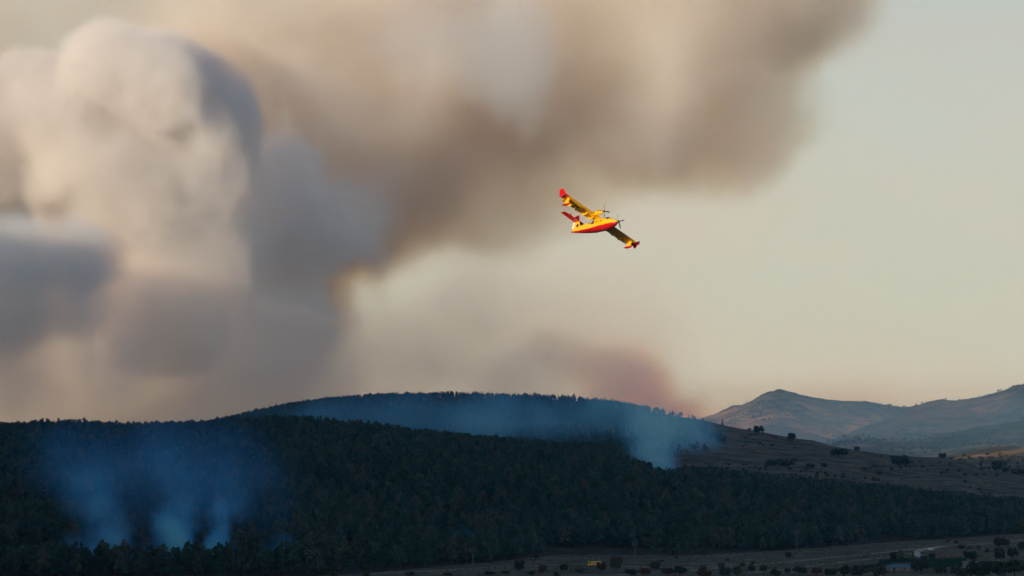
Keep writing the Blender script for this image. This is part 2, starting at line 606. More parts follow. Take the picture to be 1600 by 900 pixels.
# ------------------------------------------------------------------ trees
def crown_mesh(name, material, seed, height, radius, kind='pine', clumps=16, leaves=16, leaf=0.55):
    r = random.Random(seed)
    V, Fc = [], []
    cl = []
    for k in range(clumps):
        t = (k + r.random()) / clumps
        if kind == 'pine':
            h = 0.28 + 0.70 * t
            rad = radius * (1 - ((t - 0.3) / 0.85) ** 2 if t > 0.3 else 0.75 + 0.8 * t) * 0.75
            cr_ = radius * (0.5 - 0.22 * t)
        elif kind == 'cone':
            h = 0.14 + 0.84 * t
            rad = radius * (1 - t) ** 0.8 * 0.8
            cr_ = radius * (0.45 - 0.3 * t)
        else:
            h = 0.35 + 0.5 * r.random()
            rad = radius * math.sqrt(max(0, 1 - ((h - 0.6) / 0.42) ** 2)) * 0.8
            cr_ = radius * 0.42
        a = r.random() * 2 * math.pi
        q = rad * math.sqrt(0.15 + 0.85 * r.random())
        cl.append((Vector((q * math.cos(a), q * math.sin(a), h * height)), max(cr_, 0.35)))
    for c, cr_ in cl:
        # a small faceted heart to each clump, then leaf tufts all over it
        for _ in range(leaves):
            d = Vector((r.gauss(0, 1), r.gauss(0, 1), r.gauss(0.25, 0.9))).normalized()
            p = c + d * cr_ * (0.55 + 0.5 * r.random())
            t1 = d.cross(Vector((r.gauss(0, 1), r.gauss(0, 1), r.gauss(0, 1)))).normalized()
            nrm = (d + 0.7 * Vector((r.gauss(0, 1), r.gauss(0, 1), r.gauss(0, 1)))).normalized()
            t1 = nrm.cross(t1).normalized()
            t2 = nrm.cross(t1)
            s = leaf * (0.6 + 0.8 * r.random())
            b = len(V)
            V += [p + t1 * s, p + t2 * s * 0.7, p - t1 * s * 0.9, p - t2 * s * 0.8]
            Fc.append((b, b + 1, b + 2, b + 3))
        b = len(V)
        s = cr_ * 0.72
        V += [c + Vector(v) * s for v in ((1, 0, 0), (-1, 0, 0), (0, 1, 0), (0, -1, 0), (0, 0, 1), (0, 0, -1))]
        Fc += [(b + i, b + j, b + k) for i, j, k in ((0, 2, 4), (2, 1, 4), (1, 3, 4), (3, 0, 4), (2, 0, 5), (1, 2, 5), (3, 1, 5), (0, 3, 5))]
    me = bpy.data.meshes.new(name)
    me.from_pydata([tuple(v) for v in V], [], Fc)
    me.materials.append(material)
    return me


def trunk_mesh(name, material, seed, height, rad, limbs=4):
    r = random.Random(seed)
    bm = bmesh.new()

    def taper(p, q, ra, rb, n=6):
        d = (q - p).normalized()
        a = d.orthogonal().normalized(); b = d.cross(a)
        rings = []
        for c, rr in ((p, ra), (q, rb)):
            rings.append([bm.verts.new(c + (a * math.cos(k * 2 * math.pi / n) + b * math.sin(k * 2 * math.pi / n)) * rr) for k in range(n)])
        for k in range(n):
            bm.faces.new((rings[0][k], rings[0][(k + 1) % n], rings[1][(k + 1) % n], rings[1][k]))

    p = Vector((0, 0, -0.6)); q = Vector((r.uniform(-.15, .15), r.uniform(-.15, .15), height * 0.45))
    top = Vector((r.uniform(-.3, .3), r.uniform(-.3, .3), height * 0.85))
    taper(p, q, rad, rad * 0.7); taper(q, top, rad * 0.7, rad * 0.15)
    for k in range(limbs):
        a = r.random() * 6.28
        s = q.lerp(top, r.random() * 0.7)
        taper(s, s + Vector((math.cos(a), math.sin(a), 0.5)) * height * 0.16, rad * 0.3, rad * 0.08, 4)
    me = bpy.data.meshes.new(name)
    bm.to_mesh(me); bm.free()
    me.materials.append(material)
    return me


M_bark = mat('bark', (0.06, 0.045, 0.035), 0.9, noise=(2, (0.035, 0.028, 0.022), 3))
M_pine = foliage('pine_needles', [(0.0, (0.010, 0.038, 0.032)), (0.3, (0.024, 0.062, 0.046)), (0.6, (0.036, 0.072, 0.056)), (0.85, (0.058, 0.088, 0.066)), (1.0, (0.084, 0.086, 0.066))])
M_oak = foliage('oak_leaves', [(0.0, (0.016, 0.03, 0.02)), (0.6, (0.028, 0.04, 0.022)), (1.0, (0.055, 0.05, 0.03))])
M_poplar = foliage('pale_leaves', [(0.0, (0.05, 0.075, 0.03)), (1.0, (0.08, 0.095, 0.04))])

PINES = []
for k in range(6):
    h = (10.5, 11.5, 9.5, 12.0, 10.0, 11.0)[k]
    PINES.append((crown_mesh('pine_crown', M_pine, 40 + k, h, (3.3, 3.5, 3.0, 2.9, 3.7, 2.7)[k], 'cone' if k in (3, 5) else 'pine', 18, 18, 0.5),
                  trunk_mesh('pine_trunk', M_bark, 60 + k, h, 0.22)))
OAKS = []
for k in range(4):
    h = (7.5, 8.5, 6.5, 7.0)[k]
    OAKS.append((crown_mesh('oak_crown', M_oak, 80 + k, h, (4.2, 4.0, 3.8, 4.8)[k], 'round', 26, 22, 0.55), trunk_mesh('oak_trunk', M_bark, 90 + k, h, 0.3, 5)))
POPLARS = []
for k in range(2):
    POPLARS.append((crown_mesh('poplar_crown', M_poplar, 120 + k, 10, 1.7, 'pine', 22, 18, 0.4), trunk_mesh('poplar_trunk', M_bark, 130 + k, 10, 0.18)))
BUSHES = [(crown_mesh('bush_foliage', M_oak, 100 + k, 2.6, 1.8, 'round', 12, 14, 0.32), None) for k in range(3)]


def plant(kind, name, cat, label, group, loc, scale, rot, wide=1.0):
    crown, trunk = kind
    e = bpy.data.objects.new(name, None)
    COL.objects.link(e)
    e.empty_display_size = 1
    e.location = loc
    e.rotation_euler = (0, 0, rot)
    e.scale = (scale * wide, scale * wide, scale)
    tag(e, label, cat, group)
    c = bpy.data.objects.new('crown' if trunk else 'foliage', crown)
    COL.objects.link(c); c.parent = e
    if trunk:
        t = bpy.data.objects.new('trunk', trunk)
        COL.objects.link(t); t.parent = e
    return e


# positions of the forest trees, jittered on a fine grid and thinned by noise
def scatter(y0, y1, step, u0, u1, seed):
    rg = np.random.default_rng(seed)
    pts = []
    ys = np.arange(y0, y1, step)
    for y in ys:
        x0, x1 = (u0 - 800) / F * y, (u1 - 800) / F * y
        xs = np.arange(x0, x1, step)
        pts.append(np.stack([xs + rg.uniform(-.48, .48, len(xs)) * step, np.full(len(xs), y) + rg.uniform(-.48, .48, len(xs)) * step], -1))
    P = np.concatenate(pts)
    return P[:, 0], P[:, 1], rg


x, y, rg = scatter(1440, 3150, 6.4, -60, 1660, 5)
u = u_of(x, y)
t = (y - fh_yf(u)) / (fh_yc(u) - fh_yf(u))
keep = (t > rg.normal(0.004, 0.004, len(x))) & (t < 1.10)
thin = f2(x, y, 90, 3)
keep &= rg.random(len(x)) < np.clip(1.25 + thin * 1.4, 0.25, 1)
keep &= ~((f2(x + 500, y, 120, 3) > 0.36) & (t < 0.9))
keep &= ~((y > 1492 + 10 * np.sin(u / 23)) & (y < 1570) & (u > 40) & (u < 470))
x, y, t, u = x[keep], y[keep], t[keep], u[keep]
z = np.maximum(front_hill(x, y), 0)
front_pts = [x, y, z, 0.62 + 0.66 * rg.random(len(x)), rg.random(len(x)) * 6.28, rg.integers(0, 6, len(x)), u]

x, y, rg = scatter(3300, 4850, 7.0, 250, 1150, 6)
u = u_of(x, y)
t = (y - bh_yf(u)) / (bh_yc(u) - bh_yf(u))
dens = np.interp(u, [250, 930, 1000, 1090, 1150], [1, .9, .35, .05, 0]) * np.clip(1.2 + f2(x, y, 140, 3) * 1.5, 0, 1)
keep = (t > 0) & (t < 1.06) & (rg.random(len(x)) < dens)
keep &= ~((np.abs(t - 0.62 - 0.0002 * (u - 860)) < 0.02) & (u > 700) & (u < 960))
x, y, u = x[keep], y[keep], u[keep]
back_pts = [x, y, back_hill(x, y), 0.5 + 0.35 * rg.random(len(x)), rg.random(len(x)) * 6.28, rg.integers(0, 6, len(x)), u]

# the pines nearest the look-out are trees of their own, the others are one forest
order = np.argsort(front_pts[1])
inview = [i for i in order if 3 < front_pts[6][i] < 1597]
singles = inview[:290]
protos = {}
for i in singles:
    X, Y, Z, S, R, K, U = (front_pts[j][i] for j in range(7))
    left = U < 640
    cone = int(K) in (3, 5)
    lab = ('narrow pointed' if cone else 'round headed') + (' dark pine in the front rows along the bottom left' if left else ' dark pine at the forest foot above the dry field')
    e = plant(PINES[int(K)], 'pine_tree', 'pine tree', lab,
              ('pointed' if cone else 'round headed') + (' pines in the front rows at the bottom left' if left else ' pines at the foot of the slope above the dry field'),
              (X, Y, Z - 0.2), S * (1.06 if left else 1), R)
    if int(K) not in protos:
        protos[int(K)] = e


def forest(name, label, P, kinds, material_list, kindtag='stuff'):
    """One object: instances of the tree meshes on the given points."""
    n = len(P[0])
    me = bpy.data.meshes.new(name)
    me.vertices.add(n)
    me.vertices.foreach_set('co', np.stack([P[0], P[1], P[2] - 0.2], -1).ravel())
    for an, v, ty in (('size', P[3], 'FLOAT'), ('turn', P[4], 'FLOAT'), ('sort', P[5], 'INT')):
        a = me.attributes.new(an, ty, 'POINT')
        a.data.foreach_set('value', np.asarray(v, np.float32 if ty == 'FLOAT' else np.int32))
    o = bpy.data.objects.new(name, me)
    COL.objects.link(o)
    g = bpy.data.node_groups.new(name + '_scatter', 'GeometryNodeTree')
    g.interface.new_socket('Geometry', in_out='INPUT', socket_type='NodeSocketGeometry')
    g.interface.new_socket('Geometry', in_out='OUTPUT', socket_type='NodeSocketGeometry')
    N = g.nodes
    gi, go = N.new('NodeGroupInput'), N.new('NodeGroupOutput')
    gti = N.new('GeometryNodeJoinGeometry')
    for obs in reversed(kinds):
        j = N.new('GeometryNodeJoinGeometry')
        for ob in obs:
            oi = N.new('GeometryNodeObjectInfo')
            oi.transform_space = 'ORIGINAL'
            oi.inputs['Object'].default_value = ob
            g.links.new(oi.outputs['Geometry'], j.inputs[0])
        gg = N.new('GeometryNodeGeometryToInstance')
        g.links.new(j.outputs[0], gg.inputs[0])
        g.links.new(gg.outputs[0], gti.inputs[0])
    ip = N.new('GeometryNodeInstanceOnPoints')
    ip.inputs['Pick Instance'].default_value = True

    def att(nm, ty):
        a = N.new('GeometryNodeInputNamedAttribute'); a.data_type = ty
        a.inputs['Name'].default_value = nm
        return a.outputs[0]

    g.links.new(gi.outputs[0], ip.inputs['Points'])
    g.links.new(gti.outputs[0], ip.inputs['Instance'])
    g.links.new(att('sort', 'INT'), ip.inputs['Instance Index'])
    cx = N.new('ShaderNodeCombineXYZ')
    g.links.new(att('turn', 'FLOAT'), cx.inputs['Z'])
    g.links.new(cx.outputs[0], ip.inputs['Rotation'])
    g.links.new(att('size', 'FLOAT'), ip.inputs['Scale'])
    g.links.new(ip.outputs[0], go.inputs[0])
    md = o.modifiers.new('scatter', 'NODES')
    md.node_group = g
    tag(o, label, kind=kindtag)
    return o


pine_parts = [[c for c in protos[k].children] for k in range(6)]
pine_crowns = [[c for c in protos[k].children if c.name.startswith('crown')] for k in range(6)]
ss = set(singles)
rest = np.array([i for i in range(len(front_pts[0])) if i not in ss])
tag(forest('pine_forest', 'dense dark pine forest covering the whole front hill', [p[rest] for p in front_pts], pine_parts, None), cat='forest')
tag(forest('distant_forest', 'hazy blue pine wood on the hill behind the smoke', back_pts, pine_crowns, None), cat='forest')

# shrubs scattered over the grassy slope and, smaller, over the far mountains
oak_protos = []
hill_trees = [  # px, py of the foot, y from the crest line, scale, wide, kind, label
    (1171, 671, 0, .45, 1.2, 0, 'tiny round bush just left of the round oak on the skyline'),
    (1186, 676, 0, 1.35, 1.25, 0, 'round dark oak highest of the trees on the bare ridge'),
    (1237, 690, 1, 1.45, 1.1, 1, 'leaning dark oak on the ridge left of the rocky outcrop'),
    (1309, 713, 1, 1.5, 1.9, 3, 'wide low oak thicket below the rocky outcrop'),
    (1339, 704, 0, 1.0, 1.0, 2, 'small upright oak alone against the blue mountain'),
    (1408, 727, 2, 1.8, 1.5, 3, 'broad dark oak clump on the slope beneath the skyline'),
    (1472, 715, 0, .95, 1.3, 0, 'small round oak on the skyline right of the slope centre'),
    (1486, 716, 0, .45, 1.4, 2, 'low bush beside the small round skyline oak'),
    (1558, 737, 0, 1.7, 1.05, 1, 'tall double-topped oak near the right end of the ridge'),
    (1571, 737, 0, 1.0, 1.2, 2, 'shorter oak touching the tall double-topped one'),
    (1593, 741, 0, 1.15, 1.8, 3, 'low wide oak at the right end of the ridge'),
    (1128, 690, 1, 1.0, 1.5, 0, 'dark bush half hidden by blue smoke on the slope'),
    (1118, 684, 1, 1.1, 1.6, 3, 'dark shrub at the smoke edge high on the slope'),
    (1206, 728, 3, 1.1, 1.5, 3, 'left one of two dark oaks low on the bare slope'),
    (1227, 729, 3, 1.25, 1.8, 0, 'wider of two dark oaks low on the bare slope'),
    (1241, 721, 3, .8, 1.5, 2, 'small bush above the two low oaks on the slope'),
    (1266, 731, 3, .9, 1.6, 2, 'bush right of the two low oaks on the slope'),
    (1288, 729, 3, .7, 1.4, 0, 'small bush under the oak thicket on the slope'),
    (1352, 735, 3, .6, 1.5, 1, 'small bush in the middle of the bare slope'),
    (1374, 740, 3, .65, 1.6, 2, 'bush low in the middle of the bare slope'),
]
from itertools import count


def on_hill(px, py):
    """first point of the land seen through the pixel"""
    prev = None
    for yy in np.arange(2500, 4700, 6.0):
        p = at(px, py, yy)
        if back_hill(np.array(p.x), np.array(yy)) >= p.z:
            return Vector((p.x, yy, float(back_hill(np.array(p.x), np.array(yy)))))
    yy = float(bh_yc(px))
    p = at(px, py, yy)
    return Vector((p.x, yy, float(back_hill(np.array(p.x), np.array(yy)))))


rnd = random.Random(3)
for (px, py, _, s, wd, kd, lab) in hill_trees:
    p = on_hill(px, py + 1.5)
    e = plant(OAKS[kd], 'oak_tree' if s > .8 else 'oak_bush', 'oak tree' if s > .8 else 'bush', lab, 'oaks scattered on the bare ridge', p - Vector((0, 0, .3)), s, rnd.random() * 6.28, wd)
    oak_protos.append([c for c in e.children if c.name.startswith('crown')])

x, y, rg = scatter(2650, 3950, 16, 1080, 1640, 8)
u = u_of(x, y)
t = (y - bh_yf(u)) / (bh_yc(u) - bh_yf(u))
k = (t > .12) & (t < .985) & (rg.random(len(x)) < np.clip(f2(x, y, 150, 3) * 2.0 + 0.02, 0.02, .6)) & (u > rg.uniform(1060, 1200, len(x)))
x, y = x[k], y[k]
n = len(x)
forest('hill_scrub', 'low dark scrub dotted over the dry grassy slope', [x, y, back_hill(x, y), rg.uniform(.14, .5, n), rg.random(n) * 6.28, rg.integers(0, 4, n)], [oak_protos[0], oak_protos[1], oak_protos[2], oak_protos[3]], None)['category'] = 'scrub'
x, y, rg = scatter(5000, 12500, 27, 1060, 1640, 9)
zz = far_mountain(x, y)
k = (rg.random(len(x)) < np.clip(0.35 + f2(x, y, 500, 4) * 2.2, 0.0, .95)) & (zz > 5)
x, y, zz = x[k], y[k], zz[k]
n = len(x)
forest('mountain_scrub', 'scattered dark trees dotting the hazy far mountains', [x, y, zz, rg.uniform(.4, .95, n), rg.random(n) * 6.28, rg.integers(0, 4, n)], [oak_protos[0], oak_protos[1], oak_protos[2], oak_protos[3]], None)['category'] = 'trees'
print('trees', len(front_pts[0]), len(back_pts[0]), 'scrub', n)
# ------------------------------------------------------------------ the water bomber
M_yel = mat('yellow_paint', (0.98, 0.60, 0.010), 0.32, spec=0.5, noise=(0.8, (0.93, 0.54, 0.012), 3))
M_red = mat('red_paint', (0.62, 0.012, 0.012), 0.32, spec=0.5, noise=(0.8, (0.52, 0.010, 0.012), 3))
M_white = mat('white_paint', (0.8, 0.8, 0.78), 0.4)
M_black = mat('black_rubber', (0.015, 0.015, 0.018), 0.6)
M_glass = mat('dark_glass', (0.012, 0.018, 0.03), 0.08, spec=0.8)
M_navy = mat('dark_navy', (0.012, 0.016, 0.05), 0.4)
M_metal = mat('grey_metal', (0.30, 0.31, 0.32), 0.45, metal=0.6)

plane = bpy.data.objects.new('firefighting_plane', None)
COL.objects.link(plane)
tag(plane, 'yellow and red amphibious water bomber banking in front of the smoke', 'plane')


def loft(name, rings, material, parent, closed=False, caps=True, smooth=True):
    V, Fc = [], []
    n = len(rings[0])
    for r_ in rings:
        V += r_
    for i in range(len(rings) - 1):
        for k in range(n if closed else n - 1):
            a, b = i * n + k, i * n + (k + 1) % n
            Fc.append((a, b, b + n, a + n))
    if caps:
        Fc.append(tuple(range(n))[::-1])
        Fc.append(tuple(range((len(rings) - 1) * n, len(rings) * n)))
    return mesh_object(name, V, Fc, material, parent, smooth)


# station: x, keel z, chine z, chine half width, side z, side half width, shoulder z, top z
ST_ = [(8.6, -0.20, -0.05, 0.10, 0.10, 0.12, 0.25, 0.32), (8.2, -0.62, -0.25, 0.48, 0.15, 0.52, 0.50, 0.66), (7.4, -1.02, -0.50, 0.86, 0.20, 0.90, 0.72, 0.92),
       (6.2, -1.34, -0.78, 1.12, 0.25, 1.14, 0.95, 1.20), (5.2, -1.50, -0.92, 1.24, 0.30, 1.26, 1.35, 1.78), (4.0, -1.58, -1.02, 1.28, 0.35, 1.30, 1.42, 1.85),
       (1.5, -1.62, -1.08, 1.30, 0.35, 1.30, 1.36, 1.78), (-1.4, -1.60, -1.08, 1.30, 0.35, 1.30, 1.30, 1.72), (-1.5, -1.36, -1.02, 1.28, 0.35, 1.28, 1.30, 1.70),
       (-4.0, -1.12, -0.84, 1.10, 0.42, 1.14, 1.22, 1.58), (-7.0, -0.76, -0.52, 0.78, 0.48, 0.82, 1.08, 1.40), (-9.6, -0.36, -0.16, 0.42, 0.52, 0.46, 0.96, 1.22), (-11.2, 0.02, 0.14, 0.14, 0.52, 0.16, 0.84, 1.0)]


def band(s):   # height where the red bottom meets the yellow side
    return s[2] + (0.22 if s[0] > 0 else 0.04) * (s[4] - s[2])


bot, top = [], []
for s in ST_:
    x_, zk, zc, wc, zs, ws, zh, zt = s
    zb = band(s)
    wb = wc + (ws - wc) * (zb - zc) / (zs - zc)
    half = [(wb, zb), (wc, zc), (wc * 0.5, (zk + zc) / 2 - 0.04)]
    bot.append([(x_, y_, z_) for y_, z_ in half] + [(x_, 0, zk)] + [(x_, -y_, z_) for y_, z_ in half[::-1]])
    half = [(wb, zb), (ws, zs), (ws * 0.98, (zs + zh) / 2), (ws * 0.84, zh), (ws * 0.55, zh + 0.7 * (zt - zh))]
    top.append([(x_, -y_, z_) for y_, z_ in half] + [(x_, 0, zt)] + [(x_, y_, z_) for y_, z_ in half[::-1]])
loft('hull_bottom', bot, M_red, plane)
loft('fuselage', top, M_yel, plane)


def box(name, lo, hi, material, parent, bevel=0.0):
    bm = bmesh.new()
    bmesh.ops.create_cube(bm, size=1)
    c = [(a + b) / 2 for a, b in zip(lo, hi)]
    d = [b - a for a, b in zip(lo, hi)]
    for v in bm.verts:
        v.co = Vector([v.co[i] * d[i] + c[i] for i in range(3)])
    if bevel:
        bmesh.ops.bevel(bm, geom=bm.edges[:], offset=bevel, segments=2, affect='EDGES', clamp_overlap=True)
    me = bpy.data.meshes.new(name)
    bm.to_mesh(me); bm.free()
    me.materials.append(material)
    o = bpy.data.objects.new(name, me)
    COL.objects.link(o); o.parent = parent
    return o


# cockpit glazing set 2 cm proud of the nose roof, and the black anti-glare panel ahead of it
def patch(name, quads, material, parent):
    V, Fc = [], []
    for q in quads:
        b = len(V); V += q; Fc.append(tuple(range(b, b + len(q))))
    return mesh_object(name, V, Fc, material, parent)


patch('windscreen', [[(6.28, 0.06, 1.24), (5.27, 0.06, 1.80), (5.27, 0.72, 1.68), (6.22, 0.72, 1.14)], [(6.28, -0.06, 1.24), (6.22, -0.72, 1.14), (5.27, -0.72, 1.68), (5.27, -0.06, 1.80)]], M_glass, plane)
for sgn in (1, -1):
    patch('side_window', [[(6.1, sgn * 1.06, 0.98), (5.3, sgn * 1.12, 1.52), (4.55, sgn * 1.20, 1.50), (4.55, sgn * 1.31, 0.92), (5.2, sgn * 1.29, 0.86)][::sgn]], M_glass, plane)
patch('anti_glare_panel', [[(8.25, 0.30, 0.68), (8.25, -0.30, 0.68), (6.35, -0.62, 1.19), (6.35, 0.62, 1.19)]], M_black, plane)
for sgn in (1, -1):
    for xw in (2.4, 0.6, -2.6):
        patch('cabin_window', [[(xw, sgn * 1.325, 0.55), (xw + .42, sgn * 1.325, 0.55), (xw + .42, sgn * 1.325, 0.98), (xw, sgn * 1.325, 0.98)][::sgn]], M_glass, plane)
    patch('side_stripe', [[(6.6, sgn * 1.11, 0.28), (4.0, sgn * 1.318, 0.36), (4.0, sgn * 1.318, 0.44), (6.6, sgn * 1.11, 0.34)][::sgn],
                          [(4.0, sgn * 1.318, 0.36), (-1.4, sgn * 1.318, 0.36), (-1.4, sgn * 1.318, 0.44), (4.0, sgn * 1.318, 0.44)][::sgn]], M_red, plane)


def airfoil(chord, thick, x_le, z, n=7):
    up, dn = [], []
    for k in range(n):
        t = (k / (n - 1)) ** 1.6
        h = thick * 2.6 * (math.sqrt(t) * (1 - t) * 0.62 + 0.02 * (1 - t))
        up.append((x_le - chord * t, z + h * 0.65))
        dn.append((x_le - chord * t, z - h * 0.35))
    return up + dn[::-1][1:-1] if n > 2 else up


def wing(name, y0, y1, c0, c1, x0, x1, z0, z1, th, material, parent, vertical=False, n=2):
    rings = []
    for k in range(n):
        t = k / (n - 1)
        pr = airfoil(c0 + (c1 - c0) * t, th, x0 + (x1 - x0) * t, 0)
        yy = y0 + (y1 - y0) * t
        zz = z0 + (z1 - z0) * t
        rings.append([(px_, yy + pz_, zz) if vertical else (px_, yy, zz + pz_) for px_, pz_ in pr])
    return loft(name, rings, material, parent, closed=True, smooth=False)


WZ = 1.98
wing('wing', -12.9, 12.9, 3.54, 3.54, 1.9, 1.9, WZ, WZ, 0.42, M_yel, plane)
box('wing_pylon', (-1.4, -0.85, 1.5), (1.6, 0.85, WZ), M_yel, plane, 0.12)
for sgn in (1, -1):
    wing('wing_tip', sgn * 12.903, sgn * 14.3, 3.54, 3.1, 1.9, 1.75, WZ, WZ + 0.02, 0.40, M_red, plane)
    wl = wing('winglet', sgn * 14.25, sgn * 14.9, 2.9, 1.9, 1.6, 0.6, WZ + 0.1, WZ + 1.6, 0.22, M_red, plane, True)
    wing('lower_winglet', sgn * 14.25, sgn * 14.45, 1.9, 0.9, 0.9, 0.3, WZ - 0.02, WZ - 0.75, 0.2, M_red, plane, True)
    # flaps and ailerons hang a little below the trailing edge, with hinge fairings
    for nm, ya, yb in (('flap', 1.5, 7.6), ('aileron', 7.75, 12.6)):
        a_ = box(nm, (-2.45, min(sgn * ya, sgn * yb), WZ - 0.16), (-1.25, max(sgn * ya, sgn * yb), WZ - 0.04), M_yel, plane, 0.03)
    for yh in (2.2, 4.5, 7.0, 9.6):
        f_ = loft('flap_hinge', [[(xh, sgn * yh - w_, zt_), (xh, sgn * yh + w_, zt_), (xh, sgn * yh + w_ * .6, zb_), (xh, sgn * yh - w_ * .6, zb_)] for xh, w_, zt_, zb_ in
                                 ((0.3, .05, WZ - .12, WZ - .16), (-0.7, .16, WZ - .08, WZ - .55), (-1.9, .14, WZ - .1, WZ - .62), (-2.6, .05, WZ - .14, WZ - .30))], M_yel, plane, closed=True, smooth=False)
        patch('hinge_gap', [[(-0.62, sgn * (yh + .22), WZ - .185), (-0.62, sgn * (yh + .95), WZ - .185), (-0.98, sgn * (yh + .95), WZ - .175), (-0.98, sgn * (yh + .22), WZ - .175)][::sgn]], M_black, plane)
    # stabilising float on its strut
    fy = sgn * 12.1
    fr = []
    for xf, hw, zt_, zb_ in ((1.9, .04, -.05, -.12), (1.5, .24, .12, -.38), (.6, .36, .22, -.55), (-.6, .34, .2, -.5), (-1.5, .2, .12, -.22), (-1.9, .05, .02, -.06)):
        zf = WZ - 1.7
        fr.append([(xf, fy - hw, zf), (xf, fy - hw * .7, zf + zt_), (xf, fy + hw * .7, zf + zt_), (xf, fy + hw, zf)])
    fl = loft('wing_float', fr, M_yel, plane, closed=True)
    fr = []
    for xf, hw, zt_, zb_ in ((1.9, .04, -.05, -.12), (1.5, .24, .12, -.38), (.6, .36, .22, -.55), (-.6, .34, .2, -.5), (-1.5, .2, .12, -.22), (-1.9, .05, .02, -.06)):
        fr.append([(xf, fy - hw, zf), (xf, fy, zf + zb_), (xf, fy + hw, zf)])
    loft('float_keel', fr, M_red, fl, closed=False, caps=False)
    loft('float_strut', [[(.75, fy - .1, zf + .1), (.75, fy + .1, zf + .1), (-.65, fy + .1, zf + .1), (-.65, fy - .1, zf + .1)],
                         [(.9, fy - .12, WZ - .1), (.9, fy + .12, WZ - .1), (-.6, fy + .12, WZ - .1), (-.6, fy - .12, WZ - .1)]], M_yel, fl, closed=True, smooth=False)
    # engine: slim nacelle over the leading edge, four-bladed propeller at rest
    ny_, nz2 = sgn * 2.85, WZ + 0.42
    rr = []
    for xn, ry_, rz_, dz_ in ((4.9, .30, .32, 0), (4.7, .46, .50, 0), (3.8, .60, .68, -.03), (2.2, .64, .78, -.02), (0.4, .58, .66, .0), (-1.4, .40, .42, .05), (-2.9, .10, .10, .1)):
        rr.append([(xn, ny_ + ry_ * math.cos(a), nz2 + dz_ + rz_ * math.sin(a)) for a in [k * 2 * math.pi / 14 for k in range(14)]])
    na_ = loft('engine_nacelle', rr, M_yel, plane, closed=True)
    sp_ = loft('spinner', [[(xn, ny_ + r_ * math.cos(k * .628), nz2 + r_ * math.sin(k * .628)) for k in range(10)] for xn, r_ in ((4.9, .29), (5.15, .26), (5.4, .15), (5.5, .02))], M_black, na_, closed=True)
    box('exhaust_stub', (2.4, ny_ + sgn * .55 - .12, nz2 + .1), (3.1, ny_ + sgn * .55 + .16, nz2 + .34), M_black, na_, 0.04)
    for k in range(4):
        a = math.radians(22 + 90 * k + (17 if sgn > 0 else 0))
        rad_, tan_ = Vector((0, math.cos(a), math.sin(a))), Vector((0, -math.sin(a), math.cos(a)))
        ring = []
        for d_, w_, tw in ((.2, .12, .9), (.8, .19, .7), (1.5, .17, .45), (1.99, .11, .3)):
            c_ = Vector((5.12, ny_, nz2)) + rad_ * d_
            ch = (tan_ * math.cos(tw) + Vector((1, 0, 0)) * math.sin(tw)) * w_
            tk = (tan_ * -math.sin(tw) + Vector((1, 0, 0)) * math.cos(tw)) * .03
            ring.append([tuple(c_ + ch), tuple(c_ + tk), tuple(c_ - ch), tuple(c_ - tk)])
        loft('propeller_blade', ring, M_metal, na_, closed=True, smooth=False)
    # main wheel folded against the hull side
    wh = []
    for yw, r_ in ((1.28, .20), (1.28, .50), (1.36, .56), (1.52, .56), (1.60, .50), (1.60, .28)):
        wh.append([(-.75 + r_ * math.cos(k * math.pi / 8), sgn * yw, 0.62 + r_ * math.sin(k * math.pi / 8)) for k in range(16)])
    w1 = loft('main_wheel', wh, M_black, plane, closed=True)
    loft('hub', [[(-.75 + r_ * math.cos(k * math.pi / 5), sgn * yw, 0.62 + r_ * math.sin(k * math.pi / 5)) for k in range(10)] for yw, r_ in ((1.58, .25), (1.64, .2))], M_white, w1, closed=True)
    # stabiliser halves
    wing('stabiliser', sgn * 0.12, sgn * 5.4, 2.5, 1.9, -8.9, -9.5, 3.35, 3.45, 0.26, M_red, plane)
    wing('tail_finlet', sgn * 3.2, sgn * 3.2, 1.2, 0.7, -9.1, -9.4, 3.45, 4.15, 0.12, M_red, plane, True)
fin = wing('tail_fin', 0, 0, 3.1, 1.9, -7.6, -9.1, 0.95, 3.2, 0.34, M_yel, plane, True)
wing('fin_top', 0, 0, 1.9, 1.45, -9.1, -10.05, 3.203, 5.4, 0.30, M_red, plane, True)
wing('rudder', 0, 0, 0.95, 0.85, -10.55, -10.95, 1.0, 3.2, 0.14, M_white, plane, True)
wing('rudder', 0, 0, 0.7, 0.55, -10.98, -11.35, 3.25, 5.35, 0.12, M_red, plane, True)
for sgn in (1, -1):
    patch('fin_patch', [[(-8.55, sgn * .24, 1.3), (-9.5, sgn * .24, 1.3), (-9.55, sgn * .22, 2.25), (-8.8, sgn * .22, 2.25)][::sgn]], M_navy, plane)  # dark navy patch on each side of the fin

# attitude: nose to the right and towards the look-out, right wing high and near
c_ = at(933, 354, 808)
bx = Vector((.62, -.78, .03)).normalized()          # nose
rt = Vector((-.738, -.535, .405))                    # starboard wing
rt = (rt - bx * rt.dot(bx)).normalized()
by = -rt
bz = bx.cross(by)
M_ = Matrix((bx, by, bz)).transposed().to_4x4()
vt = Matrix.Rotation(TILT - math.radians(7.5), 4, 'X')
M_.translation = c_
plane.matrix_world = Matrix.Translation(c_) @ vt @ Matrix.Translation(-c_) @ M_

# ------------------------------------------------------------------ vehicles on the valley floor
M_blue = mat('blue_car_paint', (0.015, 0.10, 0.14), 0.3, spec=0.6)
M_wcar = mat('white_car_paint', (0.7, 0.7, 0.7), 0.35, spec=0.6)
M_fire = mat('yellow_truck_paint', (0.75, 0.55, 0.03), 0.35, spec=0.5)
M_orange = mat('orange_panel', (0.7, 0.16, 0.02), 0.4)
M_lamp = mat('lamp_glass', (0.6, 0.6, 0.58), 0.15)


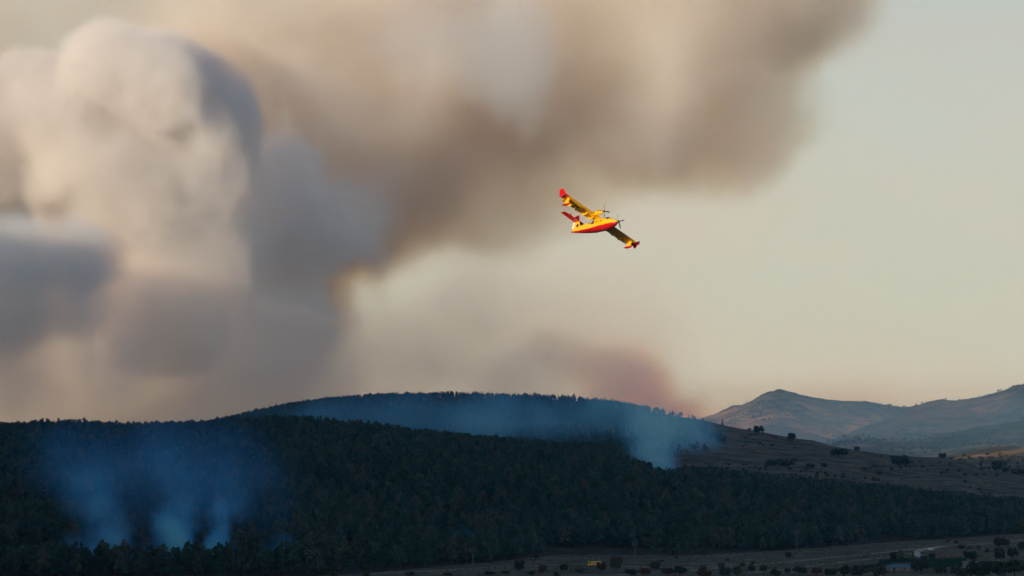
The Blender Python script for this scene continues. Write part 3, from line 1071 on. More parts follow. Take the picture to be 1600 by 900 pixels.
def wheel(parent, x_, y_, r_, wd):
    rings = []
    for yy, rr_ in ((-wd / 2, r_ * .6), (-wd / 2, r_ * .95), (-wd / 4, r_), (wd / 4, r_), (wd / 2, r_ * .95), (wd / 2, r_ * .6)):
        rings.append([(x_ + rr_ * math.cos(k * math.pi / 7), y_ + yy, r_ + rr_ * math.sin(k * math.pi / 7)) for k in range(14)])
    w_ = loft('wheel', rings, M_black, parent, closed=True)
    s_ = 1 if y_ > 0 else -1
    loft('rim', [[(x_ + q * math.cos(k * math.pi / 5), y_ + s_ * e_, r_ + q * math.sin(k * math.pi / 5)) for k in range(10)] for e_, q in ((wd * .5 + .003, r_ * .56), (wd * .5 + .02, r_ * .4))], M_metal, w_, closed=True)


def car(px, py, paint, label, heading, L=4.5, H=1.6):
    e = bpy.data.objects.new('parked_car', None)
    COL.objects.link(e)
    e.location = gpt(px, py) + Vector((0, 0, .02))
    e.rotation_euler = (0, 0, heading)
    tag(e, label, 'car')
    prof = [(-.5, .35), (-.5, .82), (-.44, .9), (-.40, H - .12), (-.34, H), (.06, H), (.22, 1.0), (.44, .85), (.5, .65), (.5, .35)]
    rings = [[(a * L, yy * k_, z_) for a, z_ in prof] for yy, k_ in ((-.9, 1), (-.86, 1), (.86, 1), (.9, 1))]
    rings[0] = [(a * L * .985, -.9, z_ * .98 + .01) for a, z_ in prof]; rings[3] = [(a * L * .985, .9, z_ * .98 + .01) for a, z_ in prof]
    loft('body', rings, paint, e, closed=True, smooth=False)
    for sg in (1, -1):
        for a, b in ((-.37, -.17), (-.155, .04)):
            patch('side_window', [[(a * L, sg * .915, .95), (b * L + (.3 if b > 0 else 0), sg * .915, .95), (b * L, sg * .915, H - .14), (a * L, sg * .915, H - .14)][::sg]], M_glass, e)
        box('headlight', (.492 * L, min(sg * .55, sg * .85), .62), (.504 * L, max(sg * .55, sg * .85), .76), M_lamp, e)
        box('tail_light', (-.504 * L, min(sg * .6, sg * .85), .7), (-.497 * L, max(sg * .6, sg * .85), .85), M_red, e)
        for xx in (-.31, .31):
            wheel(e, xx * L, sg * .84, .33, .2)
    patch('windscreen', [[(.075 * L, -.75, H - .06), (.222 * L, -.78, 1.03), (.222 * L, .78, 1.03), (.075 * L, .75, H - .06)]], M_glass, e)
    return e


car(1355, 866.5, M_blue, 'dark blue car on the dirt road across the dry field', 0.12)
car(1455, 860, M_wcar, 'small white car parked beside the pale farm lane', 0.9, 4.0, 1.5)

ft = bpy.data.objects.new('fire_engine', None)
COL.objects.link(ft)
ft.location = gpt(929, 885.5) + Vector((0, 0, .02))
ft.rotation_euler = (0, 0, math.pi + .15)
tag(ft, 'yellow fire engine half hidden behind the bushes at the bottom of the valley', 'fire engine')
box('cab', (1.7, -1.2, .55), (3.6, 1.2, 2.85), M_fire, ft, .15)
box('tank_body', (-3.4, -1.22, .85), (1.55, 1.22, 2.9), M_fire, ft, .06)
box('chassis', (-3.3, -.9, .5), (3.3, .9, .84), M_black, ft)
box('light_bar', (2.3, -.8, 2.87), (2.7, .8, 3.02), M_orange, ft, .03)
patch('windscreen', [[(3.61, -1.0, 1.7), (3.61, 1.0, 1.7), (3.61, 1.0, 2.6), (3.61, -1.0, 2.6)]], M_glass, ft)
for sg in (1, -1):
    patch('cab_window', [[(2.2, sg * 1.21, 1.75), (3.3, sg * 1.21, 1.75), (3.2, sg * 1.21, 2.55), (2.2, sg * 1.21, 2.55)][::sg]], M_glass, ft)
    patch('orange_stripe', [[(-3.3, sg * 1.232, 1.5), (1.5, sg * 1.232, 1.5), (1.5, sg * 1.232, 1.85), (-3.3, sg * 1.232, 1.85)][::sg]], M_orange, ft)
    for k in range(3):
        xa = -3.1 + k * 1.5
        patch('shutter', [[(xa, sg * 1.23, 1.95), (xa + 1.3, sg * 1.23, 1.95), (xa + 1.3, sg * 1.23, 2.75), (xa, sg * 1.23, 2.75)][::sg]], M_metal, ft)
    for xx in (-2.1, 2.5):
        wheel(ft, xx, sg * 1.05, .5, .32)

# ------------------------------------------------------------------ power poles
M_steel = mat('pale_galvanised_steel', (0.10, 0.12, 0.13), 0.6, metal=0.2)


def bar(bm, p, q, w_):
    d = (q - p).normalized()
    a = d.orthogonal().normalized() * w_; b = d.cross(a).normalized() * w_
    vs = [bm.verts.new(c + s1 * a + s2 * b) for c in (p, q) for s1, s2 in ((1, 1), (1, -1), (-1, -1), (-1, 1))]
    for k in range(4):
        bm.faces.new((vs[k], vs[(k + 1) % 4], vs[4 + (k + 1) % 4], vs[4 + k]))
    bm.faces.new(vs[:4][::-1]); bm.faces.new(vs[4:])


def bm_object(name, bm, material, parent):
    me = bpy.data.meshes.new(name)
    bm.to_mesh(me); bm.free()
    me.materials.append(material)
    o = bpy.data.objects.new(name, me)
    COL.objects.link(o); o.parent = parent
    return o


def power_pole(px, py, hpx, label, w_=0.5):
    p = gpt(px, py)
    h = hpx / F * p.y
    e = bpy.data.objects.new('power_pylon', None)
    COL.objects.link(e)
    e.location = p
    e.rotation_euler = (0, 0, .35)
    tag(e, label, 'pylon', 'power pylons along the foot of the forest')
    bm = bmesh.new()
    cs = [Vector((a * w_, b * w_, 0)) for a, b in ((1, 1), (1, -1), (-1, -1), (-1, 1))]
    ct = [Vector((a * w_ * .3, b * w_ * .3, h)) for a, b in ((1, 1), (1, -1), (-1, -1), (-1, 1))]
    for a, b in zip(cs, ct):
        bar(bm, a, b, .045)
    for k in range(8):
        t0, t1 = k / 8, (k + 1) / 8
        for i in range(4):
            bar(bm, cs[i].lerp(ct[i], t0), cs[(i + 1) % 4].lerp(ct[(i + 1) % 4], t1), .025)
    bm_object('lattice_tower', bm, M_steel, e)
    for k, zz in enumerate((h * .97, h * .86)):
        bm = bmesh.new()
        s_ = 1.6 - .0 * k
        bar(bm, Vector((-s_, 0, zz)), Vector((s_, 0, zz)), .07)
        bar(bm, Vector((-s_, 0, zz)), Vector((0, 0, zz + .5)), .03); bar(bm, Vector((s_, 0, zz)), Vector((0, 0, zz + .5)), .03)
        arm = bm_object('cross_arm', bm, M_steel, e)
        for xx in (-s_ + .1, s_ - .1):
            loft('insulator', [[(xx + q * math.cos(j * 1.047), q * math.sin(j * 1.047), zz - .1 - d_) for j in range(6)] for d_, q in ((0, .05), (.12, .12), (.24, .06), (.36, .12), (.48, .05))], M_white, arm, closed=True)


power_pole(480, 899, 40, 'pale thin pylon in front of the pines at the bottom left')
power_pole(739, 892, 36, 'pale thin pylon at the forest edge left of the olive bush')
power_pole(992, 877, 29, 'pale thin pylon at the forest edge right of the fire engine')
power_pole(1245, 859, 30, 'faint pylon against the pines above the middle of the field')
power_pole(1490, 839, 31, 'pylon standing at the forest edge near the right end of the field', .8)

# ------------------------------------------------------------------ the farm
M_wall = mat('rough_render', (0.26, 0.23, 0.20), 0.9, noise=(0.8, (0.17, 0.14, 0.12), 5))
M_pinkwall = mat('pinkish_stone', (0.20, 0.145, 0.12), 0.9, noise=(0.9, (0.12, 0.10, 0.085), 5))
M_bluesheet = mat('blue_sheeting', (0.01, 0.14, 0.26), 0.5, noise=(0.5, (0.012, 0.09, 0.18), 4))
M_door = mat('dark_door', (0.03, 0.03, 0.035), 0.6)
M_whitewall = mat('whitewashed_wall', (0.6, 0.6, 0.58), 0.8)
M_tile = mat('grey_roof', (0.16, 0.17, 0.18), 0.8, noise=(1.5, (0.10, 0.11, 0.12), 4))


def shed(name, px, py, L, W, H, rise, wallm, roofm, rot, label, cat='shed', openings=2, base=None):
    e = bpy.data.objects.new(name, None)
    COL.objects.link(e)
    e.location = base if base is not None else gpt(px, py)
    e.rotation_euler = (0, 0, rot)
    tag(e, label, cat)
    V = [(-L / 2, -W / 2, -.3), (L / 2, -W / 2, -.3), (L / 2, W / 2, -.3), (-L / 2, W / 2, -.3), (-L / 2, -W / 2, H), (L / 2, -W / 2, H), (L / 2, W / 2, H), (-L / 2, W / 2, H), (-L / 2, 0, H + rise - .05), (L / 2, 0, H + rise - .05)]
    mesh_object('wall', V, [(0, 1, 5, 4), (1, 2, 6, 9, 5), (2, 3, 7, 6), (3, 0, 4, 8, 7)], wallm, e)
    o_ = .3
    th = .12
    k_ = rise / (W / 2)
    RV = []
    for xx in (-L / 2 - o_, L / 2 + o_):
        RV += [(xx, -W / 2 - o_, H - k_ * o_), (xx, 0, H + rise), (xx, W / 2 + o_, H - k_ * o_), (xx, W / 2 + o_, H - k_ * o_ + th), (xx, 0, H + rise + th), (xx, -W / 2 - o_, H - k_ * o_ + th)]
    Fr = [(i, (i + 1) % 6, (i + 1) % 6 + 6, i + 6) for i in range(6)] + [(5, 4, 1, 0), (4, 3, 2, 1), (6, 7, 10, 11), (7, 8, 9, 10)]
    mesh_object('roof', RV, Fr, roofm, e)
    for k in range(openings):
        xx = -L / 2 + L * (k + .5) / openings
        nm = 'door' if k == 0 else 'window'
        z0_, z1_ = (0, min(2.1, H - .3)) if k == 0 else (1.0, min(1.9, H - .3))
        box(nm, (xx - .5, -W / 2 - .03, z0_), (xx + .5, -W / 2 - .002, z1_), M_door, e)
    return e


shed('blue_roofed_shed', 1403, 892, 11, 6.5, 2.1, 1.0, M_wall, M_bluesheet, .12, 'low shed with a bright blue sheet roof at the bottom of the picture', 'shed')
shed('farm_shed', 1517, 889, 8.5, 5, 3.2, .9, M_wall, M_tile, -.1, 'pale grey farm shed at the right end of the clipped hedge', 'shed')
shed('small_white_house', 862, 641, 7, 5, 3, 1.2, M_whitewall, M_tile, .2, 'tiny white house among the hazy trees of the back hill', 'house', base=at(862, 643.5, 4250))

ruin = bpy.data.objects.new('ruined_wall', None)
COL.objects.link(ruin)
ruin.location = gpt(1484, 870)
ruin.rotation_euler = (0, 0, .06)
tag(ruin, 'broken pinkish stone wall behind the clipped hedge', 'wall')
r2 = random.Random(4)
xx = -7.0
while xx < 7:
    wd = r2.uniform(1.4, 2.6)
    h = r2.uniform(.9, 2.6)
    box('wall_piece', (xx, -.25, -.1), (xx + wd - .02, .25 + r2.random() * .1, h), M_pinkwall, ruin, .08)
    xx += wd
box('gate_post', (-8.2, -.3, -.1), (-7.6, .3, 3.6), M_pinkwall, ruin, .05)

# clipped hedges: boxes of leaves
M_hedge = foliage('hedge_leaves', [(0, (0.012, 0.05, 0.035)), (1, (0.018, 0.06, 0.04))])


def hedge(px0, py0, px1, py1, hm, label):
    a, b = gpt(px0, py0), gpt(px1, py1)
    L = (b - a).length
    e_ = random.Random(int(px0))
    V, Fc = [], []
    wd = 1.1
    core = [(0.2, -wd + .2, 0), (L - .2, -wd + .2, 0), (L - .2, wd - .2, 0), (0.2, wd - .2, 0), (0.2, -wd + .2, hm - .2), (L - .2, -wd + .2, hm - .2), (L - .2, wd - .2, hm - .2), (.2, wd - .2, hm - .2)]
    V += [Vector(v) for v in core]
    Fc += [(0, 1, 5, 4), (1, 2, 6, 5), (2, 3, 7, 6), (3, 0, 4, 7), (4, 5, 6, 7)]
    for _ in range(int(L * 60)):
        x_ = e_.random() * L
        s_ = e_.random()
        if s_ < .4: p = Vector((x_, e_.uniform(-wd, wd), hm + .25 * math.sin(x_ * 1.1) * .5 + e_.uniform(-.15, .15)))
        else: p = Vector((x_, (-wd if s_ < .8 else wd) + e_.uniform(-.15, .15), e_.random() * hm))
        n_ = Vector((e_.gauss(0, 1), e_.gauss(0, 1), e_.gauss(.4, 1))).normalized()
        t1 = n_.orthogonal().normalized(); t2 = n_.cross(t1)
        k = e_.uniform(.15, .32)
        i0 = len(V)
        V += [p + t1 * k, p + t2 * k, p - t1 * k, p - t2 * k]
        Fc.append((i0, i0 + 1, i0 + 2, i0 + 3))
    o = mesh_object('hedge', V, Fc, M_hedge)
    o.location = a
    d = b - a
    o.rotation_euler = (0, 0, math.atan2(d.y, d.x))
    tag(o, label, 'hedge', 'clipped hedges round the farm')


hedge(1425, 888, 1507, 884.5, 4.2, 'long clipped dark green hedge in front of the ruined wall')
hedge(1376, 880, 1428, 877.5, 1.8, 'lower clipped hedge behind the blue roofed shed')
hedge(1345, 890, 1388, 883, 1.5, 'short clipped hedge left of the blue roofed shed')

# ------------------------------------------------------------------ trees and bushes of the valley floor
floor_plants = [  # foot px, py, width px, height px, kind, label
    (812, 893, 19, 17, 'o0', 'olive green round tree left of the reddish bush at the bottom'),
    (848, 897, 18, 15, 'r1', 'reddish brown bush at the bottom between the olive tree and the fire engine'),
    (881, 893, 15, 12, 'o2', 'dark green bush under the dirt track left of the fire engine'),
    (906, 896, 18, 8, 'o1', 'low bush just left of the fire engine'),
    (939, 893, 18, 15, 'r0', 'reddish bush hiding the rear of the fire engine'),
    (962, 892, 22, 23, 'o3', 'big olive green tree right of the fire engine'),
    (985, 899, 24, 10, 'o0', 'brownish low thicket right of the big olive green tree'),
    (1008, 900, 20, 13, 'r2', 'brown bush at the bottom edge under the field'),
    (1024, 893, 17, 17, 'o2', 'dark teal tree at the near edge of the field'),
    (1043, 899, 22, 13, 'r1', 'brown bush right of the dark teal tree'),
    (1062, 899, 24, 15, 'o1', 'reddish green bush left of the pale puddle'),
    (1098, 897, 15, 14, 'o0', 'dark bush right of the pale puddle'),
    (1100, 903, 26, 13, 'r0', 'brown scrub on the bottom edge beneath the pale puddle'),
    (1127, 888, 12, 9, 'o3', 'small blue green bush standing free on the field'),
    (1133, 902, 22, 16, 'o2', 'dark bush at the bottom left of the green dome tree'),
    (1152, 901, 24, 18, 'p0', 'green dome shaped tree at the bottom edge'),
    (1137, 877.5, 6, 6, 'o1', 'tiny dark bush alone on the upper field'),
    (1160, 886.5, 10, 8, 'o2', 'small bush right above the green dome tree'),
    (1177, 882, 8, 6, 'o0', 'small round bush above the twin bushes on the field'),
    (1174, 894, 15, 12, 'o1', 'left one of the twin dark bushes near the bottom'),
    (1192, 894, 15, 11, 'o3', 'right one of the twin dark bushes near the bottom'),
    (1212, 901, 20, 12, 'o0', 'low bush on the bottom edge right of the twin bushes'),
    (1230, 896, 12, 9, 'o2', 'small bush on the field edge left of the long thicket'),
    (1249, 898, 26, 13, 'o3', 'long dark thicket at the bottom edge under the farm track'),
    (1276, 899, 18, 13, 'r1', 'brown bush at the right end of the long dark thicket'),
    (1298, 902, 24, 14, 'o1', 'dark bush on the bottom edge below the blue car'),
    (1232, 872.5, 12, 10, 'o2', 'round bush alone in the middle of the field'),
    (1249, 862, 5, 3, 'o0', 'tiny shrub near the forest edge in the middle of the field'),
    (1057, 874, 5, 6, 'o1', 'tiny dark tree at the forest edge above the puddle'),
    (1034, 878, 7, 4, 'o2', 'tiny shrub at the forest edge above the dark teal tree'),
    (1320, 901, 22, 18, 'o0', 'dark tree at the bottom left of the farm'),
    (1345, 903, 34, 20, 'o3', 'large dark tree mass left of the blue roofed shed'),
    (1372, 903, 30, 20, 'o2', 'dark spreading tree just below the blue roofed shed'),
    (1396, 879, 14, 17, 'o1', 'dark leafy tree behind the blue roofed shed'),
    (1408, 878, 16, 18, 'p1', 'pale green tree behind the blue roofed shed'),
    (1427, 878, 9, 17, 'p0', 'slim pale green tree beside the bend of the farm lane'),
    (1444, 878, 16, 10, 'o0', 'dark bush in the bend of the farm lane'),
    (1456, 877, 12, 13, 'o2', 'dark pointed bush right of the farm lane bend'),
    (1438, 896, 26, 22, 'o3', 'round dark tree in front of the left end of the long hedge'),
    (1470, 898, 24, 14, 'o1', 'dark bush in front of the middle of the long hedge'),
    (1493, 899, 20, 14, 'o0', 'grey green bush in front of the right end of the long hedge'),
    (1501, 858, 13, 7, 'o2', 'wide dark bush beside the upper road'),
    (1516, 859, 15, 6, 'p1', 'low grey green scrub right of the wide dark bush'),
    (1494, 850, 8, 6, 'o1', 'small dark bush on the far side of the upper road'),
    (1482, 846, 8, 3, 'o0', 'flat little shrub near the forest edge above the farm'),
    (1529, 860, 10, 9, 'p0', 'pale green bush near the pale stones of the farm'),
    (1542, 864, 9, 7, 'o3', 'small dark bush left of the tall twin oaks'),
    (1516, 876, 28, 15, 'o0', 'broad dark bush behind the grey farm shed'),
    (1562, 857, 20, 18, 'o1', 'tall spreading oak above the others right of the farm'),
    (1573, 854, 10, 11, 'o2', 'smaller oak touching the tall spreading one'),
    (1563, 877, 22, 21, 'o3', 'dark oak right below the tall spreading one'),
    (1583, 872, 20, 16, 'o0', 'dark oak between the tall one and the picture edge'),
    (1598, 862, 16, 16, 'o2', 'dark oak cut by the right edge of the picture'),
    (1540, 890, 20, 14, 'o1', 'dark bush right of the grey farm shed'),
    (1530, 904, 46, 28, 'o3', 'largest dark green tree at the bottom in front of the grey farm shed'),
    (1503, 903, 24, 16, 'o0', 'dark tree left of the largest one at the bottom'),
    (1560, 903, 30, 26, 'o2', 'dark tree right of the largest one at the bottom'),
    (1585, 901, 34, 27, 'o1', 'big dark tree in the bottom right corner'),
    (1605, 896, 24, 20, 'o0', 'dark tree rising behind the one in the bottom right corner'),
    (765, 899, 20, 7, 'o1', 'flat grey bush at the bottom edge left of the olive tree'),
    (790, 897, 14, 6, 'o2', 'small flat bush just left of the olive tree'),
    (830, 899, 14, 7, 'o0', 'small grey bush between the olive tree and the reddish bush'),
    (868, 901, 18, 8, 'p1', 'low pale scrub right of the reddish brown bush'),
    (700, 900, 16, 6, 'o3', 'flat bush on the bottom edge left of the tall pylon'),
    (640, 901, 16, 8, 'o0', 'low dark bush on the bottom edge below the pine slope'),
    (572, 902, 20, 9, 'p0', 'rounded grey green bush at the bottom edge below the pines'),
    (520, 902, 22, 9, 'p1', 'pale rounded bush at the bottom edge right of the leftmost pylon'),
    (490, 903, 14, 8, 'o1', 'small rounded bush at the foot of the leftmost pylon'),
    (780, 873, 8, 5, 'o2', 'small dark shrub on the brown clearing beside the forest'),
    (838, 872, 8, 4, 'o3', 'tiny shrub on the brown clearing above the olive tree'),
    (912, 868, 10, 5, 'o0', 'dark shrub on the clearing above the fire engine'),
]
M_rust = foliage('rusty_leaves', [(0.0, (0.05, 0.022, 0.018)), (1.0, (0.085, 0.045, 0.025))])
RUSTS = []
for k in range(3):
    me_ = OAKS[k][0].copy(); me_.name = 'rusty_crown'; me_.materials.clear(); me_.materials.append(M_rust)
    RUSTS.append((me_, OAKS[k][1]))
OKD = [(7.5, 9.2), (8.5, 8.8), (6.5, 8.4), (7.0, 10.2)]
rp = random.Random(9)
for (px, py, wp, hp_, kd, lab) in floor_plants:
    g = gpt(px, py)
    k = int(kd[1])
    fam = {'o': OAKS, 'r': RUSTS, 'p': POPLARS}[kd[0]][k]
    bh_, bw_ = ((10.2, 4.0) if kd[0] == 'p' else OKD[k])
    H_ = hp_ / F * g.y
    W_ = wp / F * g.y
    small = H_ < 3.2
    e = plant(fam, 'bush' if small else 'oak_tree' if kd[0] != 'p' else 'pale_tree', 'bush' if small or 'bush' in lab else 'tree', lab, 'trees and bushes of the valley floor',
              g - Vector((0, 0, .15)), H_ / bh_, rp.random() * 6.28, (W_ / bw_) / (H_ / bh_))
# a pale puddle and scattered stones
pud = gpt(1086, 892)
bm = bmesh.new()
vs = [bm.verts.new((pud.x + 3.0 * math.cos(a) * (1 + .2 * math.sin(3 * a)), pud.y + 9 * math.sin(a), .02)) for a in [k * math.pi / 12 for k in range(24)]]
bm.faces.new(vs)
tag(bm_object('puddle', bm, mat('still_water', (0.25, 0.3, 0.33), 0.08, spec=0.8), None), kind='structure')

# dry tufts over the field
M_tuft = foliage('dry_tufts', [(0, (0.04, 0.04, 0.028)), (1, (0.10, 0.085, 0.055))])
V, Fc = [], []
e_ = np.random.default_rng(77)
for _ in range(9000):
    yy = e_.uniform(1480, 2300)
    uu = e_.uniform(620, 1640)
    if yy > fh_yf(uu) + 5 or n2(uu * 2.0, yy, 60) < e_.uniform(-.7, .6):
        continue
    c = Vector(((uu - 800) / F * yy, yy, 0))
    for q in range(3):
        a = e_.uniform(0, math.pi)
        h = e_.uniform(.15, .5); wd = e_.uniform(.3, .8)
        d = Vector((math.cos(a), math.sin(a), 0)) * wd
        b = len(V)
        V += [c - d, c + d, c + d * .7 + Vector((0, 0, h)), c - d * .6 + Vector((0, 0, h * .8))]
        Fc.append((b, b + 1, b + 2, b + 3))
tag(mesh_object('dry_grass_tufts', V, Fc, M_tuft), 'dry tufts dotted over the brown field', kind='stuff')

# ------------------------------------------------------------------ the smoke of the fire
grey = smoke_material('pale_smoke', (0.78, 0.89, 1.0), (0.026, 0.026, 0.014), 0.0)
shade_blue = smoke_material('shade_blue_smoke', (0.62, 0.82, 1.0), (0.085, 0.045, 0.004), 0.0)  # blue of shaded smoke put into its absorption colour
mist = smoke_material('mist_smoke', (0.75, 0.88, 1.0), (0.006, 0.002, 0.0), 0.0)
brown = smoke_material('brown_smoke', (0.62, 0.78, 1.0), (0.034, 0.066, 0.115), 0.0)
pale = smoke_material('blue_grey_smoke', (0.36, 0.66, 1.0), (0.0, 0.0, 0.0), 0.0)
drift = smoke_material('blue_white_smoke', (0.11, 0.46, 1.0), (0.0, 0.0, 0.0), 0.0)
blue = smoke_material('thin_blue_smoke', (0.065, 0.36, 1.0), (0.0, 0.0, 0.0), 0.0)

tag(smoke('rear_smoke_plume', [
    (1210, -60, 6600, 150, 150, 380, 1), (1090, 40, 6600, 175, 165, 420, .9), (1140, 150, 6550, 120, 90, 260, .55), (970, 110, 6600, 160, 130, 380, .6), (1000, 190, 6550, 130, 65, 220, .4),
    (920, -40, 6600, 220, 170, 450, .7), (860, 225, 6550, 120, 95, 240, .4), (770, 80, 6500, 150, 160, 420, 1.3), (700, 280, 6500, 150, 75, 220, .45), (640, 180, 6450, 110, 110, 300, .5),
    (600, 60, 6500, 190, 160, 420, 1.5), (520, 200, 6450, 170, 180, 400, 1.4), (560, 330, 6400, 75, 85, 220, .6), (430, 280, 6450, 120, 180, 380, .9),
    (450, 470, 6350, 85, 100, 240, .7), (400, 80, 6450, 190, 120, 350, 1.2), (130, -30, 6500, 250, 110, 350, .25), (60, 250, 6500, 260, 220, 400, .5),
    (250, 430, 6400, 200, 150, 350, .7), (80, 480, 6400, 200, 150, 350, .7), (-150, 200, 6500, 200, 300, 400, .9)],
    12, brown, 0.0095, 3, warp=70, period=280, octaves=6, edge=0.8, fine=1.0, gain=.62, union='sum'),
    'huge brown smoke plume filling the upper sky and drifting to the right', 'smoke', kind='stuff')
tag(smoke('sunlit_smoke_billow', [
    (440, 300, 5950, 48, 60, 100, .8), (425, 420, 5950, 60, 80, 110, 1), (540, 330, 5950, 65, 65, 100, .8), (480, 370, 5950, 60, 65, 100, .7), (460, 500, 5950, 50, 40, 90, .5)],
    8.5, grey, 0.020, 15, warp=60, period=110, octaves=5, edge=0.7, fine=1.6, gain=.62, union='sum'),
    'mottled cream billow catching the sun right of the big white puff', 'smoke', kind='stuff')
tag(smoke('blue_grey_shade_smoke', [
    (775, 70, 5700, 60, 100, 90, .8), (640, 50, 5700, 70, 60, 90, .4), (300, 330, 5700, 90, 100, 90, .9), (310, 430, 5700, 90, 90, 90, .7), (400, 500, 5700, 90, 60, 90, .35), (180, 480, 5700, 100, 70, 90, .3)],  # lower blobs colour in the shaded foot of the pale column
    12, shade_blue, 0.005, 17, warp=60, period=200, octaves=5, edge=1.0, fine=1.1, gain=.6, union='sum'),
    'blue grey smoke colouring in shade on the brown plume and pale column', 'smoke', kind='stuff')
tag(smoke('front_smoke_column', [
    (190, 130, 5400, 100, 95, 200, 1), (250, 150, 5400, 110, 105, 220, 1), (120, 220, 5400, 120, 120, 220, .9), (335, 200, 5400, 58, 75, 130, 1), (70, 160, 5400, 80, 75, 160, .8), (-10, 220, 5400, 110, 120, 200, .6),
    (220, 280, 5400, 130, 120, 220, .7), (330, 280, 5400, 65, 90, 160, .5), (300, 410, 5400, 95, 120, 190, .25), (-120, 300, 5400, 160, 200, 200, 1), (-260, 60, 5400, 200, 230, 220, .8), (240, 480, 5400, 120, 90, 160, .5)],  # leftmost mass lies out of view, added to shade the rear plume
    8, grey, 0.027, 5, warp=24, period=110, octaves=6, edge=0.22, fine=0.8, gain=.56),
    'pale rounded smoke column with a sunlit cauliflower top, left of the brown plume', 'smoke', kind='stuff')
tag(smoke('near_smoke_column', [
    (40, 400, 4900, 95, 85, 180, 1), (125, 405, 4900, 75, 75, 140, 1), (20, 490, 4900, 120, 120, 200, .7), (130, 480, 4900, 80, 90, 140, .5), (30, 570, 4900, 150, 100, 180, .35), (170, 560, 4900, 120, 80, 150, .2), (-120, 430, 4900, 120, 150, 200, 1)],
    8, shade_blue, 0.018, 7, warp=26, period=120, octaves=5, edge=0.65, fine=0.7, gain=.56),
    'dark blue grey smoke puff at the left edge below the pale column', 'smoke', kind='stuff')
tag(smoke('low_smoke_bank', [
    (80, 600, 5700, 280, 150, 350, 1.1), (330, 600, 5700, 280, 130, 350, 1.0), (600, 590, 5800, 260, 120, 350, .4), (820, 570, 5800, 230, 150, 300, .3), (-150, 560, 5700, 200, 180, 350, 1.2), (930, 500, 5800, 160, 110, 200, .22)],
    16, mist, 0.0062, 9, warp=70, period=300, edge=1.0, fine=0.8, floor=-40, union='sum'),
    'low grey bank of smoke lying behind the hills', 'smoke', kind='stuff')
tag(smoke('rising_smoke_knot', [
    (865, 550, 5000, 60, 55, 120, .35), (930, 590, 5000, 80, 50, 130, .6), (1000, 615, 5000, 75, 42, 120, .55), (1060, 640, 5000, 36, 28, 90, .35), (820, 600, 5000, 80, 55, 120, .4)],
    9, mist, 0.0055, 12, warp=30, period=110, edge=1.0, fine=1.3, gain=.6, floor=0, union='sum'),
    'mauve knot of smoke rising from behind the centre of the back hill', 'smoke', kind='stuff')

# thin blue smoke hanging over the slopes
tag(smoke('hill_smoke_drift', [
    (1035, 690, 3500, 52, 44, 110, 1), (990, 665, 3550, 55, 50, 120, .8), (975, 625, 3600, 48, 50, 110, .8), (940, 585, 3650, 50, 45, 100, .5), (890, 560, 3700, 40, 30, 90, .25), (900, 665, 3700, 80, 40, 140, .45), (800, 670, 3700, 80, 36, 160, .4), (640, 665, 3750, 200, 44, 160, .25), (1075, 690, 3350, 30, 28, 90, .35)],
    7, drift, 0.009, 21, warp=28, period=90, octaves=5, edge=1.0, fine=2.0, gain=.6, union='sum'),
    'thin blue smoke drifting over the back hill', 'smoke', kind='stuff')
tag(smoke('spot_fire_smoke', [
    (1036, 752, 2480, 12, 18, 25, 1), (1032, 730, 2480, 24, 22, 35, .9), (1022, 704, 2500, 36, 28, 45, .75), (1015, 668, 2550, 44, 38, 60, .5), (1000, 625, 2600, 40, 36, 60, .2)],
    4.5, drift, 0.045, 22, warp=6, period=34, octaves=5, edge=1.0, fine=1.2, gain=.6),
    'bluish white smoke rising from one spot among the pines near the hill centre', 'smoke', kind='stuff')
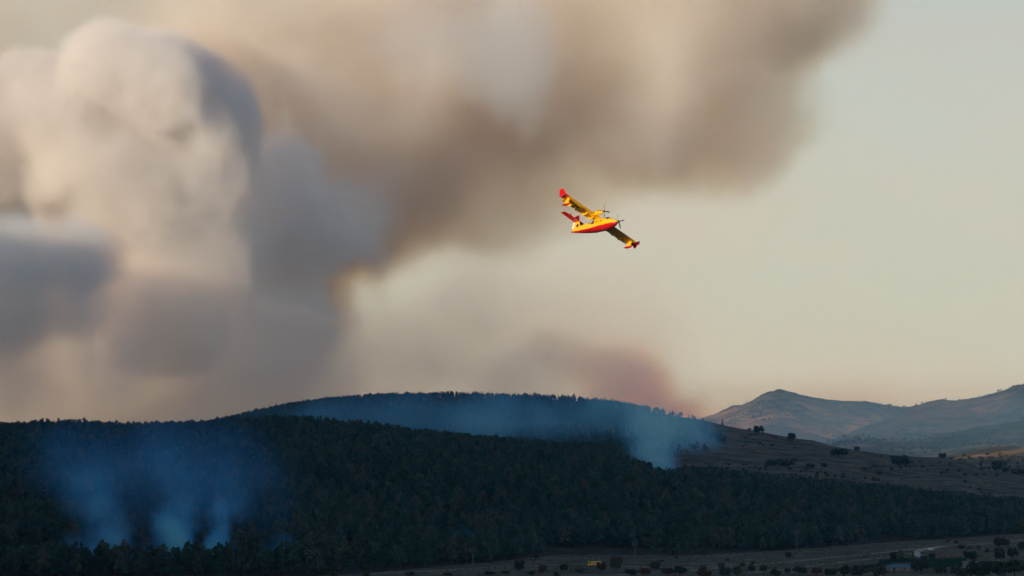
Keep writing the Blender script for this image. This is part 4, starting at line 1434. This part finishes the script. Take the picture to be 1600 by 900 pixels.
tag(smoke('valley_smoke_veil', [
    (150, 760, 1600, 80, 75, 60, .05), (270, 780, 1600, 130, 90, 70, .045), (330, 740, 1640, 130, 85, 70, .055), (200, 715, 1720, 220, 85, 80, .05), (400, 780, 1620, 90, 90, 60, .025), (120, 720, 1650, 80, 60, 60, .05),
    (160, 880, 1535, 14, 18, 18, 1), (168, 852, 1538, 27, 28, 22, .7), (150, 812, 1545, 28, 40, 26, .22), (130, 760, 1560, 40, 45, 30, .14),
    (268, 882, 1535, 12, 18, 18, .9), (262, 855, 1540, 20, 30, 24, .6), (282, 815, 1550, 26, 42, 30, .28), (262, 735, 1570, 36, 36, 30, .12),
    (112, 866, 1540, 10, 14, 16, .35), (208, 872, 1538, 9, 12, 16, .4), (425, 862, 1560, 16, 16, 16, .3),
    (352, 878, 1535, 8, 18, 14, .9), (350, 850, 1538, 11, 26, 14, .45), (360, 812, 1545, 16, 38, 20, .16)],
    2.8, blue, 0.068, 23, warp=7, period=26, octaves=5, edge=1.0, fine=3.0, gain=.62, union='sum'),
    'blue smoke from three spot fires veiling the left half of the front hill', 'smoke', kind='stuff')
for (px, py, s, seed, lab) in ((512, 853, .8, 34, 'faint blue wisp of smoke low among the pines left of centre'), (735, 853, .6, 35, 'faint blue wisp of smoke at the forest edge near the tall pole')):
    tag(smoke('faint_smoke_wisp', [
        (px, py, 1720, 26 * s, 9, 20, 1), (px - 8, py - 8, 1730, 30 * s, 9, 20, .5)],
        3, blue, 0.025, seed, warp=5, period=20, edge=1.0, fine=0.7), lab, 'smoke', kind='stuff')

# old smoke lying in the far valley, in front of the mountains
tag(smoke('distant_valley_smoke', [
    (1250, 690, 8200, 330, 75, 900, 1), (1500, 690, 8000, 330, 70, 900, .8), (1400, 720, 6300, 400, 50, 500, .5), (1150, 700, 7500, 200, 70, 800, 1)],
    40, pale, 0.0004, 41, warp=90, period=700, octaves=4, edge=1.0, fine=0.5, floor=-20),
    'thin blue haze of old smoke lying in front of the far mountains', 'smoke', kind='stuff')

# ------------------------------------------------------------------ haze over the whole valley
hz = bpy.data.materials.new('haze_air')
hz.use_nodes = True
t_ = hz.node_tree
for n_ in list(t_.nodes):
    t_.nodes.remove(n_)
ho = t_.nodes.new('ShaderNodeOutputMaterial')
hp = t_.nodes.new('ShaderNodeVolumePrincipled')
hp.inputs['Color'].default_value = (0.12, 0.48, 1.0, 1)
hp.inputs['Absorption Color'].default_value = (1, 1, 1, 1)
hp.inputs['Density'].default_value = 2.2e-5
t_.links.new(hp.outputs[0], ho.inputs['Volume'])
hx, hy0, hy1, hz0, hz1 = 7600, -2700, 14500, -25, 860
hv_ = [(sx * hx, yy, zz) for zz in (hz0, hz1) for yy in (hy0, hy1) for sx in (-1, 1)]
tag(mesh_object('haze', hv_, [(0, 2, 3, 1), (4, 5, 7, 6), (0, 1, 5, 4), (2, 6, 7, 3), (0, 4, 6, 2), (1, 3, 7, 5)], hz), kind='stuff')
